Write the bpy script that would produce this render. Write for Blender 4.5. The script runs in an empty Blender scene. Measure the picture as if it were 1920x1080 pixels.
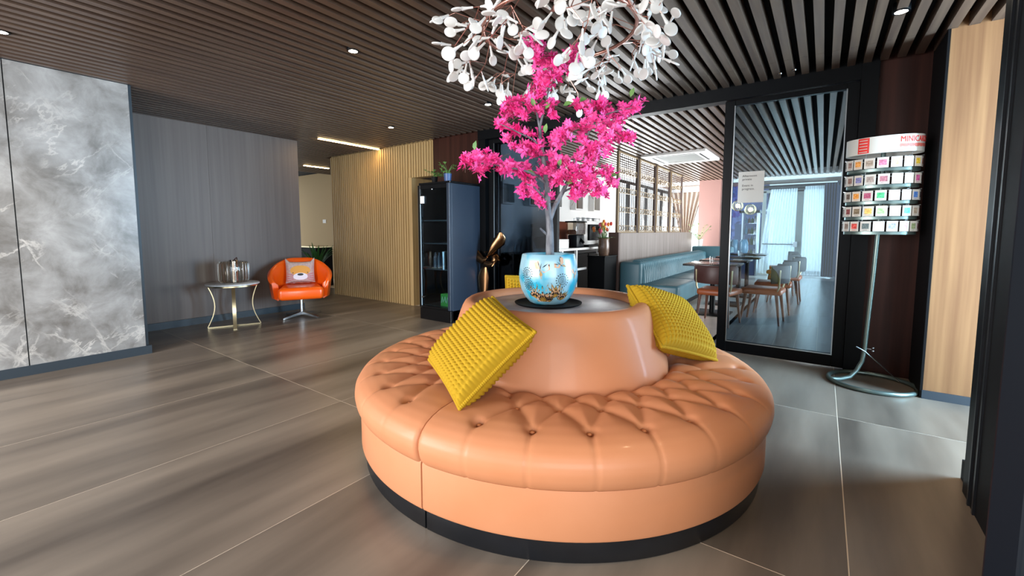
import bpy, bmesh, math, random
from math import sin, cos, pi, radians, sqrt, atan, atan2, hypot
from mathutils import Vector, Matrix
random.seed(7)
SC = bpy.context.scene
COL = SC.collection

# ---------------------------------------------------------------- camera
F, PCX, PCY, EYE = 810.0, 960.0, 500.0, 1.25
PITCH, YAW = atan((PCY - 433) / F), radians(35.7)
cam = bpy.data.cameras.new('camera'); camo = bpy.data.objects.new('camera', cam); COL.objects.link(camo)
camo.location = (0, 0, EYE); camo.rotation_euler = (pi / 2 - PITCH, 0, YAW)
cam.sensor_width = 36; cam.lens = 36 * F / 1920; cam.shift_y = -40 / 1920; cam.clip_start = 0.02; cam.clip_end = 200
SC.camera = camo

# ---------------------------------------------------------------- view, world, lights
SC.view_settings.view_transform = 'Standard'; SC.view_settings.look = 'None'
SC.view_settings.gamma = 1.0; SC.view_settings.use_curve_mapping = False
SC.view_settings.exposure = 0.5
SC.cycles.max_bounces = 8; SC.cycles.diffuse_bounces = 4; SC.cycles.glossy_bounces = 4
SC.cycles.transmission_bounces = 6; SC.cycles.transparent_max_bounces = 16
SC.cycles.sample_clamp_indirect = 6; SC.cycles.caustics_reflective = False; SC.cycles.caustics_refractive = False
SC.cycles.use_denoising = True

world = bpy.data.worlds.new('overcast_sky'); SC.world = world; world.use_nodes = True
wn = world.node_tree.nodes; wl = world.node_tree.links
wn['Background'].inputs[0].default_value = (0.86, 0.94, 1.0, 1); wn['Background'].inputs[1].default_value = 1.3

def area(name, loc, rot, sx, sy, power, col):
    l = bpy.data.lights.new(name, 'AREA'); l.shape = 'RECTANGLE'; l.size = sx; l.size_y = sy; l.energy = power; l.color = col
    o = bpy.data.objects.new(name, l); COL.objects.link(o); o.location = loc; o.rotation_euler = rot; return o
# daylight through the openings of the building, plus an added dining-room fill
area('daylight_right_opening', (2.25, 3.72, 1.3), (0, pi / 2, radians(25)), 2.3, 1.1, 320, (0.48, 0.75, 1.0))
area('daylight_entrance', (-4.0, -2.9, 1.55), (pi / 2, 0, radians(-22)), 2.9, 2.2, 330, (0.98, 0.98, 1.0))
area('daylight_entrance_side', (1.9, -1.9, 1.5), (pi / 2, 0, radians(28)), 2.2, 2.2, 130, (0.93, 0.97, 1.0))
area('daylight_dining_end', (-3.5, 14.98, 1.35), (-pi / 2, 0, 0), 1.1, 2.3, 90, (0.95, 0.98, 1.0))
area('daylight_terrace_door', (-.55, 15.1, 1.25), (-pi / 2, 0, 0), 1.6, 2.3, 65, (0.85, 0.95, 1.0))
area('daylight_dining_left', (-4.3, 11.6, 1.4), (0, -pi / 2 - .4, 0), 2.2, 4.6, 750, (0.96, 0.98, 1.0))
area('dining_right_fill', (3.2, 9.5, 1.3), (0, pi / 2 + .6, 0), 2.2, 6.0, 640, (0.90, 0.96, 1.0))  # added on the unseen side for floor reflection, tilted up to brighten the ceiling
def spot(loc, power, col=(1, .80, .55), ang=95, blend=.8, size=.04):
    l = bpy.data.lights.new('downlight_beam', 'SPOT'); l.energy = power; l.color = col; l.spot_size = radians(ang); l.spot_blend = blend; l.shadow_soft_size = size
    o = bpy.data.objects.new('downlight_beam', l); COL.objects.link(o); o.location = loc; return o

CEIL, DCEIL = 2.66, 2.60     # underside of the lobby and of the dining-room slats

# ---------------------------------------------------------------- pixel rays (for reading positions off true planes)
FWD = Vector((-sin(YAW) * cos(PITCH), cos(YAW) * cos(PITCH), -sin(PITCH)))
RGT = Vector((cos(YAW), sin(YAW), 0)); UPV = RGT.cross(FWD)
def ray(x, y): return FWD + RGT * ((x - PCX) / F) + UPV * ((PCY - y) / F)
def atz(x, y, z=0):
    d = ray(x, y); return Vector((0, 0, EYE)) + d * ((z - EYE) / d.z)
def atX(x, y, X):
    d = ray(x, y); return Vector((0, 0, EYE)) + d * (X / d.x)
def atY(x, y, Y):
    d = ray(x, y); return Vector((0, 0, EYE)) + d * (Y / d.y)

# ---------------------------------------------------------------- materials
def lin(c):
    if isinstance(c, str):
        c = [int(c[i:i + 2], 16) / 255 for i in (0, 2, 4)]
        c = [x / 12.92 if x <= .04045 else ((x + .055) / 1.055) ** 2.4 for x in c]
    return (c[0], c[1], c[2], 1)
MATS = {}
def M(name, col, rough=.5, metal=0., spec=.5, col2=None, scale=(5, 5, 5), detail=4, lo=.35, hi=.65, bump=0., bscale=None, coord='pos',
      emit=None, estr=0., coat=0., distort=0., rand=0., sheen=0.):
    """principled material; col..col2 mixed by stretched noise; all procedural"""
    m = bpy.data.materials.new(name); m.use_nodes = True; nt = m.node_tree; n = nt.nodes; L = nt.links
    p = n['Principled BSDF']; c = lin(col)
    p.inputs['Base Color'].default_value = c; p.inputs['Roughness'].default_value = rough; p.inputs['Metallic'].default_value = metal
    p.inputs['Specular IOR Level'].default_value = spec; p.inputs['Coat Weight'].default_value = coat; p.inputs['Coat Roughness'].default_value = .1
    if sheen: p.inputs['Sheen Weight'].default_value = sheen
    if emit: p.inputs['Emission Color'].default_value = lin(emit); p.inputs['Emission Strength'].default_value = estr
    if col2 is not None or bump:
        src = n.new('ShaderNodeNewGeometry').outputs['Position'] if coord == 'pos' else n.new('ShaderNodeTexCoord').outputs['Object']
        mp = n.new('ShaderNodeMapping'); mp.inputs['Scale'].default_value = scale
        if rand:
            oi = n.new('ShaderNodeObjectInfo'); vm = n.new('ShaderNodeVectorMath'); vm.operation = 'SCALE'; vm.inputs[0].default_value = (37, 53, 71)
            L.new(oi.outputs['Random'], vm.inputs['Scale']); ad = n.new('ShaderNodeVectorMath'); L.new(src, ad.inputs[0]); L.new(vm.outputs[0], ad.inputs[1]); src = ad.outputs[0]
        L.new(src, mp.inputs[0])
        nz = n.new('ShaderNodeTexNoise'); nz.inputs['Scale'].default_value = 1; nz.inputs['Detail'].default_value = detail; nz.inputs['Distortion'].default_value = distort
        L.new(mp.outputs[0], nz.inputs['Vector'])
        if col2 is not None:
            rp = n.new('ShaderNodeValToRGB'); rp.color_ramp.elements[0].position = lo; rp.color_ramp.elements[1].position = hi
            rp.color_ramp.elements[0].color = c; rp.color_ramp.elements[1].color = lin(col2)
            L.new(nz.outputs['Fac'], rp.inputs[0]); L.new(rp.outputs[0], p.inputs['Base Color'])
        if bump:
            bp = n.new('ShaderNodeBump'); bp.inputs['Strength'].default_value = bump; bp.inputs['Distance'].default_value = .01
            if bscale:
                n2 = n.new('ShaderNodeTexNoise'); n2.inputs['Scale'].default_value = bscale; n2.inputs['Detail'].default_value = 3; L.new(src, n2.inputs['Vector']); L.new(n2.outputs['Fac'], bp.inputs['Height'])
            else: L.new(nz.outputs['Fac'], bp.inputs['Height'])
            L.new(bp.outputs[0], p.inputs['Normal'])
    MATS[name] = m; return m
def glass(name, tint, refl=1.0, rough=0.0):
    """thin pane: Fresnel mix of a tinted see-through layer and a mirror layer"""
    m = bpy.data.materials.new(name); m.use_nodes = True; nt = m.node_tree; n = nt.nodes; L = nt.links
    n.remove(n['Principled BSDF']); out = n['Material Output']
    t = n.new('ShaderNodeBsdfTransparent'); t.inputs[0].default_value = lin(tint)
    g = n.new('ShaderNodeBsdfGlossy'); g.inputs['Roughness'].default_value = rough
    fr = n.new('ShaderNodeFresnel'); ge = n.new('ShaderNodeNewGeometry'); io = n.new('ShaderNodeMapRange')   # same reflectance from either side of the pane
    io.inputs['To Min'].default_value = 1.5; io.inputs['To Max'].default_value = 1 / 1.5; L.new(ge.outputs['Backfacing'], io.inputs['Value']); L.new(io.outputs[0], fr.inputs[0])
    mu = n.new('ShaderNodeMath'); mu.operation = 'MULTIPLY'; mu.inputs[1].default_value = refl; L.new(fr.outputs[0], mu.inputs[0])
    mx = n.new('ShaderNodeMixShader'); L.new(mu.outputs[0], mx.inputs[0]); L.new(t.outputs[0], mx.inputs[1]); L.new(g.outputs[0], mx.inputs[2]); L.new(mx.outputs[0], out.inputs[0])
    MATS[name] = m; return m
def emitm(name, col, s):
    m = bpy.data.materials.new(name); m.use_nodes = True; n = m.node_tree.nodes; n.remove(n['Principled BSDF'])
    e = n.new('ShaderNodeEmission'); e.inputs[0].default_value = lin(col); e.inputs[1].default_value = s
    m.node_tree.links.new(e.outputs[0], n['Material Output'].inputs[0]); MATS[name] = m; return m

# ---------------------------------------------------------------- mesh helpers
def BM(): return bmesh.new()
def box(bm, x0, x1, y0, y1, z0, z1, bev=0, seg=2, mat=None):
    b = bmesh.new() if (bev or mat is not None) else bm
    v = [b.verts.new((x, y, z)) for x in (x0, x1) for y in (y0, y1) for z in (z0, z1)]
    for f in ((0, 1, 3, 2), (4, 6, 7, 5), (0, 4, 5, 1), (2, 3, 7, 6), (0, 2, 6, 4), (1, 5, 7, 3)): b.faces.new([v[i] for i in f])
    if b is not bm:
        if bev: bmesh.ops.bevel(b, geom=b.edges[:], offset=bev, segments=seg, affect='EDGES', profile=.5)
        if mat is not None: bmesh.ops.transform(b, matrix=mat, verts=b.verts)
        merge(bm, b)
    return bm
def merge(bm, b):
    me = bpy.data.meshes.new('tmp'); b.to_mesh(me); b.free(); bm.from_mesh(me); bpy.data.meshes.remove(me)
def frame_of(d):
    d = Vector(d).normalized(); a = Vector((0, 0, 1)) if abs(d.z) < .9 else Vector((1, 0, 0))
    u = d.cross(a).normalized(); return u, d.cross(u).normalized()
def tube(bm, pts, r, seg=8, closed=False, caps=True):
    pts = [Vector(p) for p in pts]; N = len(pts); rings = []; u = None
    for i, p in enumerate(pts):
        a = pts[(i - 1) % N] if (closed or i) else p; b = pts[(i + 1) % N] if (closed or i < N - 1) else p
        d = (b - a)
        if d.length < 1e-9: d = Vector((0, 0, 1))
        d.normalize()
        if u is None: u, w = frame_of(d)
        else:
            u = (u - d * u.dot(d)); u = u.normalized() if u.length > 1e-6 else frame_of(d)[0]
            w = d.cross(u)
        w = d.cross(u)
        rr = r[i] if isinstance(r, (list, tuple)) else r
        rings.append([bm.verts.new(p + (u * cos(2 * pi * k / seg) + w * sin(2 * pi * k / seg)) * rr) for k in range(seg)])
    for i in range(N if closed else N - 1):
        A, B = rings[i], rings[(i + 1) % N]
        for k in range(seg): bm.faces.new((A[k], A[(k + 1) % seg], B[(k + 1) % seg], B[k]))
    if caps and not closed: bm.faces.new(rings[0][::-1]); bm.faces.new(rings[-1])
    return bm
def cyl(bm, p0, p1, r0, r1=None, seg=16): return tube(bm, [p0, p1], [r0, r0 if r1 is None else r1], seg)
def lathe(bm, prof, c=(0, 0, 0), seg=32, a0=0., a1=2 * pi, capends=True, rmul=None):
    c = Vector(c); full = abs(a1 - a0 - 2 * pi) < 1e-6; n = seg if full else seg + 1; cols = []
    for k in range(n):
        a = a0 + (a1 - a0) * k / seg
        cols.append([bm.verts.new(c + Vector((r * (rmul(a) if rmul else 1) * cos(a), r * (rmul(a) if rmul else 1) * sin(a), z))) if r > 1e-6 else None for r, z in prof])
    axis = {}
    for j, (r, z) in enumerate(prof):
        if r <= 1e-6:
            axis[j] = bm.verts.new(c + Vector((0, 0, z)))
            for q in cols: q[j] = axis[j]
    for k in range(seg):
        A, B = cols[k], cols[(k + 1) % n]
        for j in range(len(prof) - 1):
            f = []
            for v in (A[j], B[j], B[j + 1], A[j + 1]):
                if v not in f: f.append(v)
            if len(f) > 2: bm.faces.new(f)
    if not full and capends and not axis:
        bm.faces.new(cols[0]); bm.faces.new(cols[-1][::-1])
    return bm
def ball(bm, c, r, seg=12, sc=(1, 1, 1), rot=None):
    b = bmesh.new(); bmesh.ops.create_uvsphere(b, u_segments=seg, v_segments=max(4, seg * 2 // 3), radius=r)
    mt = Matrix.Translation(Vector(c)) @ (rot.to_4x4() if rot else Matrix.Identity(4)) @ Matrix.Diagonal((*sc, 1))
    bmesh.ops.transform(b, matrix=mt, verts=b.verts); merge(bm, b); return bm
def poly(bm, pts): return bm.faces.new([bm.verts.new(p) for p in pts])
def prism(bm, pts2, axis, a, b):
    """2-D outline extruded along an axis ('x','y','z') from a to b"""
    def P(p, t): return {'x': (t, p[0], p[1]), 'y': (p[0], t, p[1]), 'z': (p[0], p[1], t)}[axis]
    A = [bm.verts.new(P(p, a)) for p in pts2]; B = [bm.verts.new(P(p, b)) for p in pts2]; n = len(pts2)
    bm.faces.new(A[::-1]); bm.faces.new(B)
    for i in range(n): bm.faces.new((A[i], A[(i + 1) % n], B[(i + 1) % n], B[i]))
    return bm
def root_of(o):
    while o.parent: o = o.parent
    return o
def obj(name, bm, mat, parent=None, smooth=40, label=None):
    bmesh.ops.recalc_face_normals(bm, faces=bm.faces[:])
    if parent is not None:
        off = root_of(parent).location
        if off.length > 0: bmesh.ops.translate(bm, vec=-off, verts=bm.verts[:])
    me = bpy.data.meshes.new(name); bm.to_mesh(me); bm.free(); me.materials.append(MATS[mat])
    if smooth: me.shade_smooth(); me.set_sharp_from_angle(angle=radians(smooth))
    o = bpy.data.objects.new(name, me); COL.objects.link(o)
    if parent is not None: o.parent = parent
    if label: o['label'] = label
    return o
def tag(o, label=None, cat=None, group=None, kind=None):
    if label: o['label'] = label
    if cat: o['category'] = cat
    if group: o['group'] = group
    if kind: o['kind'] = kind
    return o
def thing(name, label, cat, loc=(0, 0, 0), group=None, kind=None):
    o = bpy.data.objects.new(name, None); COL.objects.link(o); o.location = loc; o.empty_display_size = .1
    return tag(o, label, cat, group, kind)
def struct(name, bm, mat, smooth=0, parent=None):
    o = obj(name, bm, mat, parent, smooth)
    if parent is None: o['kind'] = 'structure'
    return o
def share(src, name, parent, loc, rot=None, scale=None):
    """a piece that shares its mesh with src"""
    o = bpy.data.objects.new(name, src.data); COL.objects.link(o); o.parent = parent
    o.location = loc
    if rot is not None: o.rotation_euler = rot
    if scale is not None: o.scale = scale
    return o
def dup(root, loc, rz=0, label=None):
    r = root.copy(); COL.objects.link(r); r.location = loc; r.rotation_euler = (0, 0, rz)
    if label: r['label'] = label
    for ch in list(root.children):
        c = ch.copy(); COL.objects.link(c); c.parent = r
        for g in list(ch.children):
            d = g.copy(); COL.objects.link(d); d.parent = c
    return r
def arc(cx, cy, r, a0, a1, n): return [(cx + r * cos(radians(a0 + (a1 - a0) * i / n)), cy + r * sin(radians(a0 + (a1 - a0) * i / n))) for i in range(n + 1)]
ORD = ['first', 'second', 'third', 'fourth', 'fifth', 'sixth', 'seventh', 'eighth', 'ninth', 'tenth']

# ---------------------------------------------------------------- palette
M('slat_brown', '4b3a30', .38, col2='5c493b', scale=(30, 1.2, 30), rand=1)
M('ceiling_void', '0b0908', .9)
M('tile_grey', '50473f', .33, col2='85796c', scale=(3.2, .45, 1), detail=7, lo=.32, hi=.68, rand=1, bump=.02, spec=.5)
M('grout', 'd9cbb8', .8)
M('plank_grey', '474e54', .30, col2='656d73', scale=(18, .9, 1), detail=5, rand=1, bump=.05)
M('tile_light', 'b7ada5', .3, col2='c6bdb4', scale=(3, 3, 1), rand=1)
M('dark_wood', '62554f', .5, col2='73665f', scale=(26, 26, .5), detail=7, lo=.25, hi=.75)
M('espresso_wood', '2a140e', .45, spec=.2, col2='3a1e16', scale=(22, 22, .6), detail=5)
M('oak', '7c573a', .6, spec=.2, col2='966f4b', scale=(26, 26, .8), detail=6, lo=.3, hi=.72, bump=.03)
M('flute_tan', 'a18457', .55, col2='b39564', scale=(30, 30, 1))
M('beige_paint', 'b49a72', .8)
M('base_blue', '2c3740', .45)
M('black_metal', '060709', .42, spec=.14)
M('black_soft', '0b0b0d', .6, spec=.15)
M('navy_door', '060c14', .4, spec=.2)
M('jamb_brown', '68544e', .5)
M('white_paint', 'e9e8e6', .7)
M('pink_paint', '805d56', .7)
M('chrome', 'd8d8d8', .12, 1.)
M('steel', 'b9bdc0', .28, 1.)
M('brass_satin', 'cdbf9a', .28, 1.)
M('copper', 'c99080', .3, .9)
M('leather_peach', 'bb7a53', .5, spec=.32, col2='c0805a', scale=(3, 3, 3), bump=.03, bscale=260, coat=.05)
M('button_peach', 'c47a4b', .45)
M('rubber_black', '0c0d10', .35, col2='14161a', scale=(4, 4, 8))
M('stone_top', '857a78', .35, col2='a39a98', scale=(9, 9, 9), detail=6)
M('yellow_knit', 'aa861a', .85, spec=.2)
M('pot_paint', '86adba', .3, col2='1b93ae', scale=(7, 7, 6), detail=2, lo=.5, hi=.62, coat=.2)
M('gold_paint', '9a7432', .4)
M('rose_paint', 'c79a78', .4)
M('ink', '15161a', .4)
M('bark', '77787c', .75, col2='4e4f55', scale=(40, 40, 14), bump=.3)
M('twig', '6c5a50', .8)
M('magenta', 'ea2685', .6, col2='f562aa', scale=(14, 14, 14), rand=1)
M('leaf_green', '6f8f4a', .55, col2='4f7a3c', scale=(30, 30, 30))
M('leaf_dark', '2f6b34', .5)
M('orange_leather', 'ee5a0a', .3, coat=.2)
M('marble_white', 'dcdcdc', .2, col2='c4c6c8', scale=(12, 12, 12))
M('teal_leather', '4b7684', .4, col2='507c8a', scale=(4, 4, 4), bump=.02, bscale=200)
M('walnut', '54352a', .42, col2='6b4536', scale=(30, 30, 4), coord='obj')
M('cognac', 'a3532a', .42)
M('aubergine', '4a2a26', .45)
M('charcoal_fabric', '282b2e', .7)
M('white_plastic', 'f2f0ec', .45)
M('paper', 'd9d8d2', .8)
M('print_red', 'e2231a', .5)
M('bronze', '7a5a3e', .2, 1.)
M('fridge_blue', '2a3442', .35)
M('fridge_black', '0b0c0e', .25)
M('green_print', '4fa83f', .5)
M('cork', '9c6a44', .7)
M('red_paint', 'a5301e', .5)
M('navy_cloth', '232f4a', .8)
M('blue_vase', '4f7f9c', .25)
M('tulip_red', 'd8392a', .5); M('tulip_orange', 'f08a3a', .5); M('tulip_yellow', 'f2c463', .5); M('tulip_pink', 'd65a78', .5)
M('vase_brown', '6d5444', .25)
M('taupe_cloth', '8d7d70', .85)
glass('tint_dark', (.50, .54, .58), .55); glass('tint_blue', (.66, .78, .84), 1.2); glass('clear', (.95, .97, .97)); glass('smoke', (.84, .77, .68), .9)
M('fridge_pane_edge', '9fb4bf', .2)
emitm('strip_glow', 'ffd89a', 34); emitm('spot_glow', 'fff0d8', 18); emitm('pendant_glow', 'ffd9a0', 9)
M('petal_lamp', 'c6c5c2', .35, emit='fff6ea', estr=.13)
def marble():
    m = M('stone_grey', '77777a', .32); n = m.node_tree.nodes; L = m.node_tree.links; p = n['Principled BSDF']
    g = n.new('ShaderNodeNewGeometry'); oi = n.new('ShaderNodeObjectInfo')
    n1 = n.new('ShaderNodeTexNoise'); n1.inputs['Scale'].default_value = 3.4; n1.inputs['Detail'].default_value = 12; n1.inputs['Roughness'].default_value = .62; n1.inputs['Distortion'].default_value = .35; L.new(g.outputs['Position'], n1.inputs['Vector'])
    r1 = n.new('ShaderNodeValToRGB'); e = r1.color_ramp.elements; e[0].position = .34; e[0].color = lin('6b6864'); e[1].position = .66; e[1].color = lin('a4a4a3')
    L.new(n1.outputs['Fac'], r1.inputs[0])
    def vein(scale, w, rot):
        m0 = n.new('ShaderNodeMapping'); m0.inputs['Rotation'].default_value = rot; mp = n.new('ShaderNodeMapping'); mp.inputs['Scale'].default_value = (1, .3, 1)
        L.new(g.outputs['Position'], m0.inputs[0]); L.new(m0.outputs[0], mp.inputs[0])
        nz = n.new('ShaderNodeTexNoise'); nz.inputs['Scale'].default_value = scale; nz.inputs['Detail'].default_value = 9; nz.inputs['Roughness'].default_value = .6; nz.inputs['Distortion'].default_value = .25; L.new(mp.outputs[0], nz.inputs['Vector'])
        s = n.new('ShaderNodeMath'); s.operation = 'SUBTRACT'; s.inputs[1].default_value = .5; L.new(nz.outputs['Fac'], s.inputs[0])
        a = n.new('ShaderNodeMath'); a.operation = 'ABSOLUTE'; L.new(s.outputs[0], a.inputs[0])
        mr = n.new('ShaderNodeMapRange'); mr.inputs['From Min'].default_value = 0; mr.inputs['From Max'].default_value = w; mr.inputs['To Min'].default_value = 1; mr.inputs['To Max'].default_value = 0; L.new(a.outputs[0], mr.inputs['Value'])
        n3 = n.new('ShaderNodeTexNoise'); n3.inputs['Scale'].default_value = 2.2; L.new(g.outputs['Position'], n3.inputs['Vector'])
        r3 = n.new('ShaderNodeMapRange'); r3.inputs['From Min'].default_value = .45; r3.inputs['From Max'].default_value = .7; L.new(n3.outputs['Fac'], r3.inputs['Value'])
        mu = n.new('ShaderNodeMath'); mu.operation = 'MULTIPLY'; L.new(mr.outputs[0], mu.inputs[0]); L.new(r3.outputs[0], mu.inputs[1]); return mu.outputs[0]
    v1 = vein(1.5, .014, (.95, 0, 0)); v2 = vein(2.8, .016, (-.75, 0, .3))
    mx = n.new('ShaderNodeMath'); mx.operation = 'MAXIMUM'; L.new(v1, mx.inputs[0]); L.new(v2, mx.inputs[1])
    sc = n.new('ShaderNodeMath'); sc.operation = 'MULTIPLY'; sc.inputs[1].default_value = .65; L.new(mx.outputs[0], sc.inputs[0])
    mix = n.new('ShaderNodeMix'); mix.data_type = 'RGBA'; L.new(sc.outputs[0], mix.inputs['Factor']); L.new(r1.outputs[0], mix.inputs['A']); mix.inputs['B'].default_value = lin('e6e2dc'); L.new(mix.outputs['Result'], p.inputs['Base Color'])
marble()
def mosaic():
    m = M('mosaic_blue', '35406a', .25); n = m.node_tree.nodes; L = m.node_tree.links
    g = n.new('ShaderNodeNewGeometry'); br = n.new('ShaderNodeTexVoronoi'); br.inputs['Scale'].default_value = 14; L.new(g.outputs['Position'], br.inputs['Vector'])
    r = n.new('ShaderNodeValToRGB'); r.color_ramp.elements[0].color = lin('1c2142'); r.color_ramp.elements[1].color = lin('4a5684'); L.new(br.outputs['Color'], r.inputs[0]); L.new(r.outputs[0], n['Principled BSDF'].inputs['Base Color'])
mosaic()
def sheer(name, col, tr):
    m = bpy.data.materials.new(name); m.use_nodes = True; nt = m.node_tree; n = nt.nodes; L = nt.links; n.remove(n['Principled BSDF'])
    d = n.new('ShaderNodeBsdfDiffuse'); d.inputs[0].default_value = lin(col); t = n.new('ShaderNodeBsdfTranslucent'); t.inputs[0].default_value = lin(col); s = n.new('ShaderNodeBsdfTransparent')
    a = n.new('ShaderNodeMixShader'); a.inputs[0].default_value = .6; L.new(d.outputs[0], a.inputs[1]); L.new(t.outputs[0], a.inputs[2])
    b = n.new('ShaderNodeMixShader'); b.inputs[0].default_value = tr; L.new(a.outputs[0], b.inputs[1]); L.new(s.outputs[0], b.inputs[2]); L.new(b.outputs[0], n['Material Output'].inputs[0]); MATS[name] = m
sheer('sheer_white', 'f4f8fa', .35)

# ================================================================ THE SETTING
PY = 4.87            # plane of the glazed partition and of the walls either side of it
# ---- lobby floor: large porcelain tiles with pale joints
fl = struct('floor', box(BM(), -12.5, 2.6, -3.2, 6.6, -.12, -.0007), 'grout')
TX = [-.852 + .988 * k for k in range(-12, 4)]; TY = [1.775 + 1.8 * k for k in range(-3, 3)]
tile_src = {}
for i in range(len(TX) - 1):
    for j in range(len(TY) - 1):
        x0, x1, y0, y1 = TX[i], TX[i + 1], TY[j], min(TY[j + 1], 6.5)
        if x1 > 2.4: x1 = 2.4
        if x0 > -6 and y1 > PY + .05: y1 = PY + .02
        if y1 - y0 < .1 or x1 - x0 < .1: continue
        w, d = round((x1 - x0) / 2 - .0021, 4), round((y1 - y0) / 2 - .0021, 4)
        if (w, d) not in tile_src:
            t = obj('tile', box(BM(), -w, w, -d, d, -.01, 0), 'tile_grey', None, 0); t.parent = fl; tile_src[(w, d)] = t
            t.location = ((x0 + x1) / 2, (y0 + y1) / 2, 0)
        else: share(tile_src[(w, d)], 'tile', fl, ((x0 + x1) / 2, (y0 + y1) / 2, 0))
# ---- dining-room floor: pale tiles along the bench, grey planks elsewhere
fl2 = struct('floor', box(BM(), -4.2, 3.4, PY + .03, 15.2, -.12, -.0015), 'grout')
src = None
for i in range(17):
    x0 = -1.0 + .2 * i
    for j in range(6):
        y0 = 4.9 + 1.9 * j - (.95 if i % 2 else 0)
        y1 = y0 + 1.9
        if src is None:
            src = obj('plank', box(BM(), -.099, .099, -.949, .949, -.008, 0), 'plank_grey', None, 0); src.parent = fl2; src.location = (x0 + .1, 5.85, 0); continue
        if y0 < 4.9: continue
        share(src, 'plank', fl2, (x0 + .1, (y0 + y1) / 2, 0))
    if i % 2:
        share(src, 'plank', fl2, (x0 + .1, 4.9 + .475, 0), scale=(1, .5, 1))
src = None
for i in range(5):
    for j in range(16):
        p = (-3.9 + .6 * i + .25, 5.2 + .6 * j, 0)
        if src is None: src = obj('tile', box(BM(), -.298, .298, -.298, .298, -.008, 0), 'tile_light', None, 0); src.parent = fl2; src.location = p
        else: share(src, 'tile', fl2, p)

# ---- slatted ceilings
ce = struct('ceiling', box(BM(), -12.5, 2.6, -3.2, 7.6, CEIL + .12, CEIL + .2), 'ceiling_void')
s1 = s2 = None
PITCH_S, SW, SD = .108, .055, .085
k0 = -.2
for i in range(-92, 20):
    x = k0 + PITCH_S * i
    long_ = x < -7.9
    if (s2 if long_ else s1) is None:
        y1 = 7.5 if long_ else PY - .06
        bm = BM()
        box(bm, -SW / 2, SW / 2, -2.9, y1 if long_ else 4.34, CEIL, CEIL + SD)
        if not long_: box(bm, -SW / 2, SW / 2, 4.346, y1, CEIL + .001, CEIL + SD)
        o = obj('slat', bm, 'slat_brown', None, 0); o.parent = ce; o.location = (x, 0, 0)
        if long_: s2 = o
        else: s1 = o
    else: share(s2 if long_ else s1, 'slat', ce, (x, 0, 0))
ce2 = struct('ceiling', box(BM(), -4.2, 3.4, PY + .05, 15.2, DCEIL + .12, DCEIL + .2), 'ceiling_void')
s1 = None
for i in range(-36, 31):
    x = k0 + PITCH_S * i
    if s1 is None:
        s1 = obj('slat', box(BM(), -SW / 2, SW / 2, PY + .06, 12.75, DCEIL, DCEIL + SD), 'slat_brown', None, 0); s1.parent = ce2; s1.location = (x, 0, 0)
    else: share(s1, 'slat', ce2, (x, 0, 0))
s1 = None
for i in range(13):
    y = 13.05 + .115 * i
    if s1 is None:
        s1 = obj('slat', box(BM(), -4.1, 3.3, -SW / 2, SW / 2, DCEIL - .03, DCEIL + SD), 'slat_brown', None, 0); s1.parent = ce2; s1.location = (0, y, 0)
    else: share(s1, 'slat', ce2, (0, y, 0))
struct('trim_1', box(BM(), -4.1, 3.3, 12.76, 12.98, DCEIL - .06, DCEIL + .1), 'white_paint')

# ---- left wall: stone slabs on a block that stands proud of the veneered recess
wl_ = struct('wall_left', box(BM(), -6.74, -5.57, -3.2, 1.36, 0, CEIL + .1), 'base_blue')
yy = [-2.95, -1.22, .535, 1.335]
for a, b in zip(yy[:-1], yy[1:]):
    obj('stone_panel', box(BM(), -5.572, -5.545, a + .004, b - .004, .085, CEIL), 'stone_grey', wl_, 0)
struct('baseboard_left', box(BM(), -5.57, -5.535, -3.2, 1.375, 0, .085), 'base_blue')
wr_ = struct('wall_recess', box(BM(), -6.95, -6.80, 1.36, 3.66, 0, CEIL + .1), 'dark_wood')
for a, b in ((1.36, 2.42), (2.42, 3.655)):
    obj('veneer_panel', box(BM(), -6.802, -6.785, a + .001, b - .001, .09, CEIL), 'dark_wood', wr_, 0)
struct('baseboard_recess', box(BM(), -6.80, -6.765, 1.36, 3.66, 0, .09), 'base_blue')
# ---- corridor beyond the recess
struct('wall_corridor', box(BM(), -12.4, -7.86, 6.4, 6.55, 0, CEIL + .1), 'beige_paint')
wf = struct('wall_fluted', box(BM(), -7.86, -5.6, PY + .03, PY + .16, 0, CEIL + .1), 'flute_tan')
box_src = None
def flutes(x0, x1, z0, z1):
    s = None; x = x0
    while x < x1 - .02:
        if s is None:
            bm = BM(); prism(bm, [(-.022, PY + .032), (-.016, PY), (.016, PY), (.022, PY + .032)], 'z', z0, z1)
            s = obj('flute', bm, 'flute_tan', None, 0); s.parent = wf; s.location = (x + .03, 0, 0)
        else: share(s, 'flute', wf, (x + .03, 0, 0))
        x += .0605
flutes(-7.86, -5.62, 0, CEIL); flutes(-5.6, -5.02, 2.12, CEIL)
obj('header', box(BM(), -5.6, -5.0, PY + .03, PY + .16, 2.12, CEIL + .1), 'flute_tan', wf, 0)
obj('jamb', box(BM(), -5.60, -5.52, PY - .005, PY + .5, 0, 2.12), 'flute_tan', wf, 0)
struct('wall_back', box(BM(), -5.02, -4.06, PY, PY + .15, 0, CEIL + .1), 'espresso_wood')
struct('wall_store', box(BM(), -7.8, -4.9, 5.9, 6.0, 0, CEIL + .12), 'jamb_brown')
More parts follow.
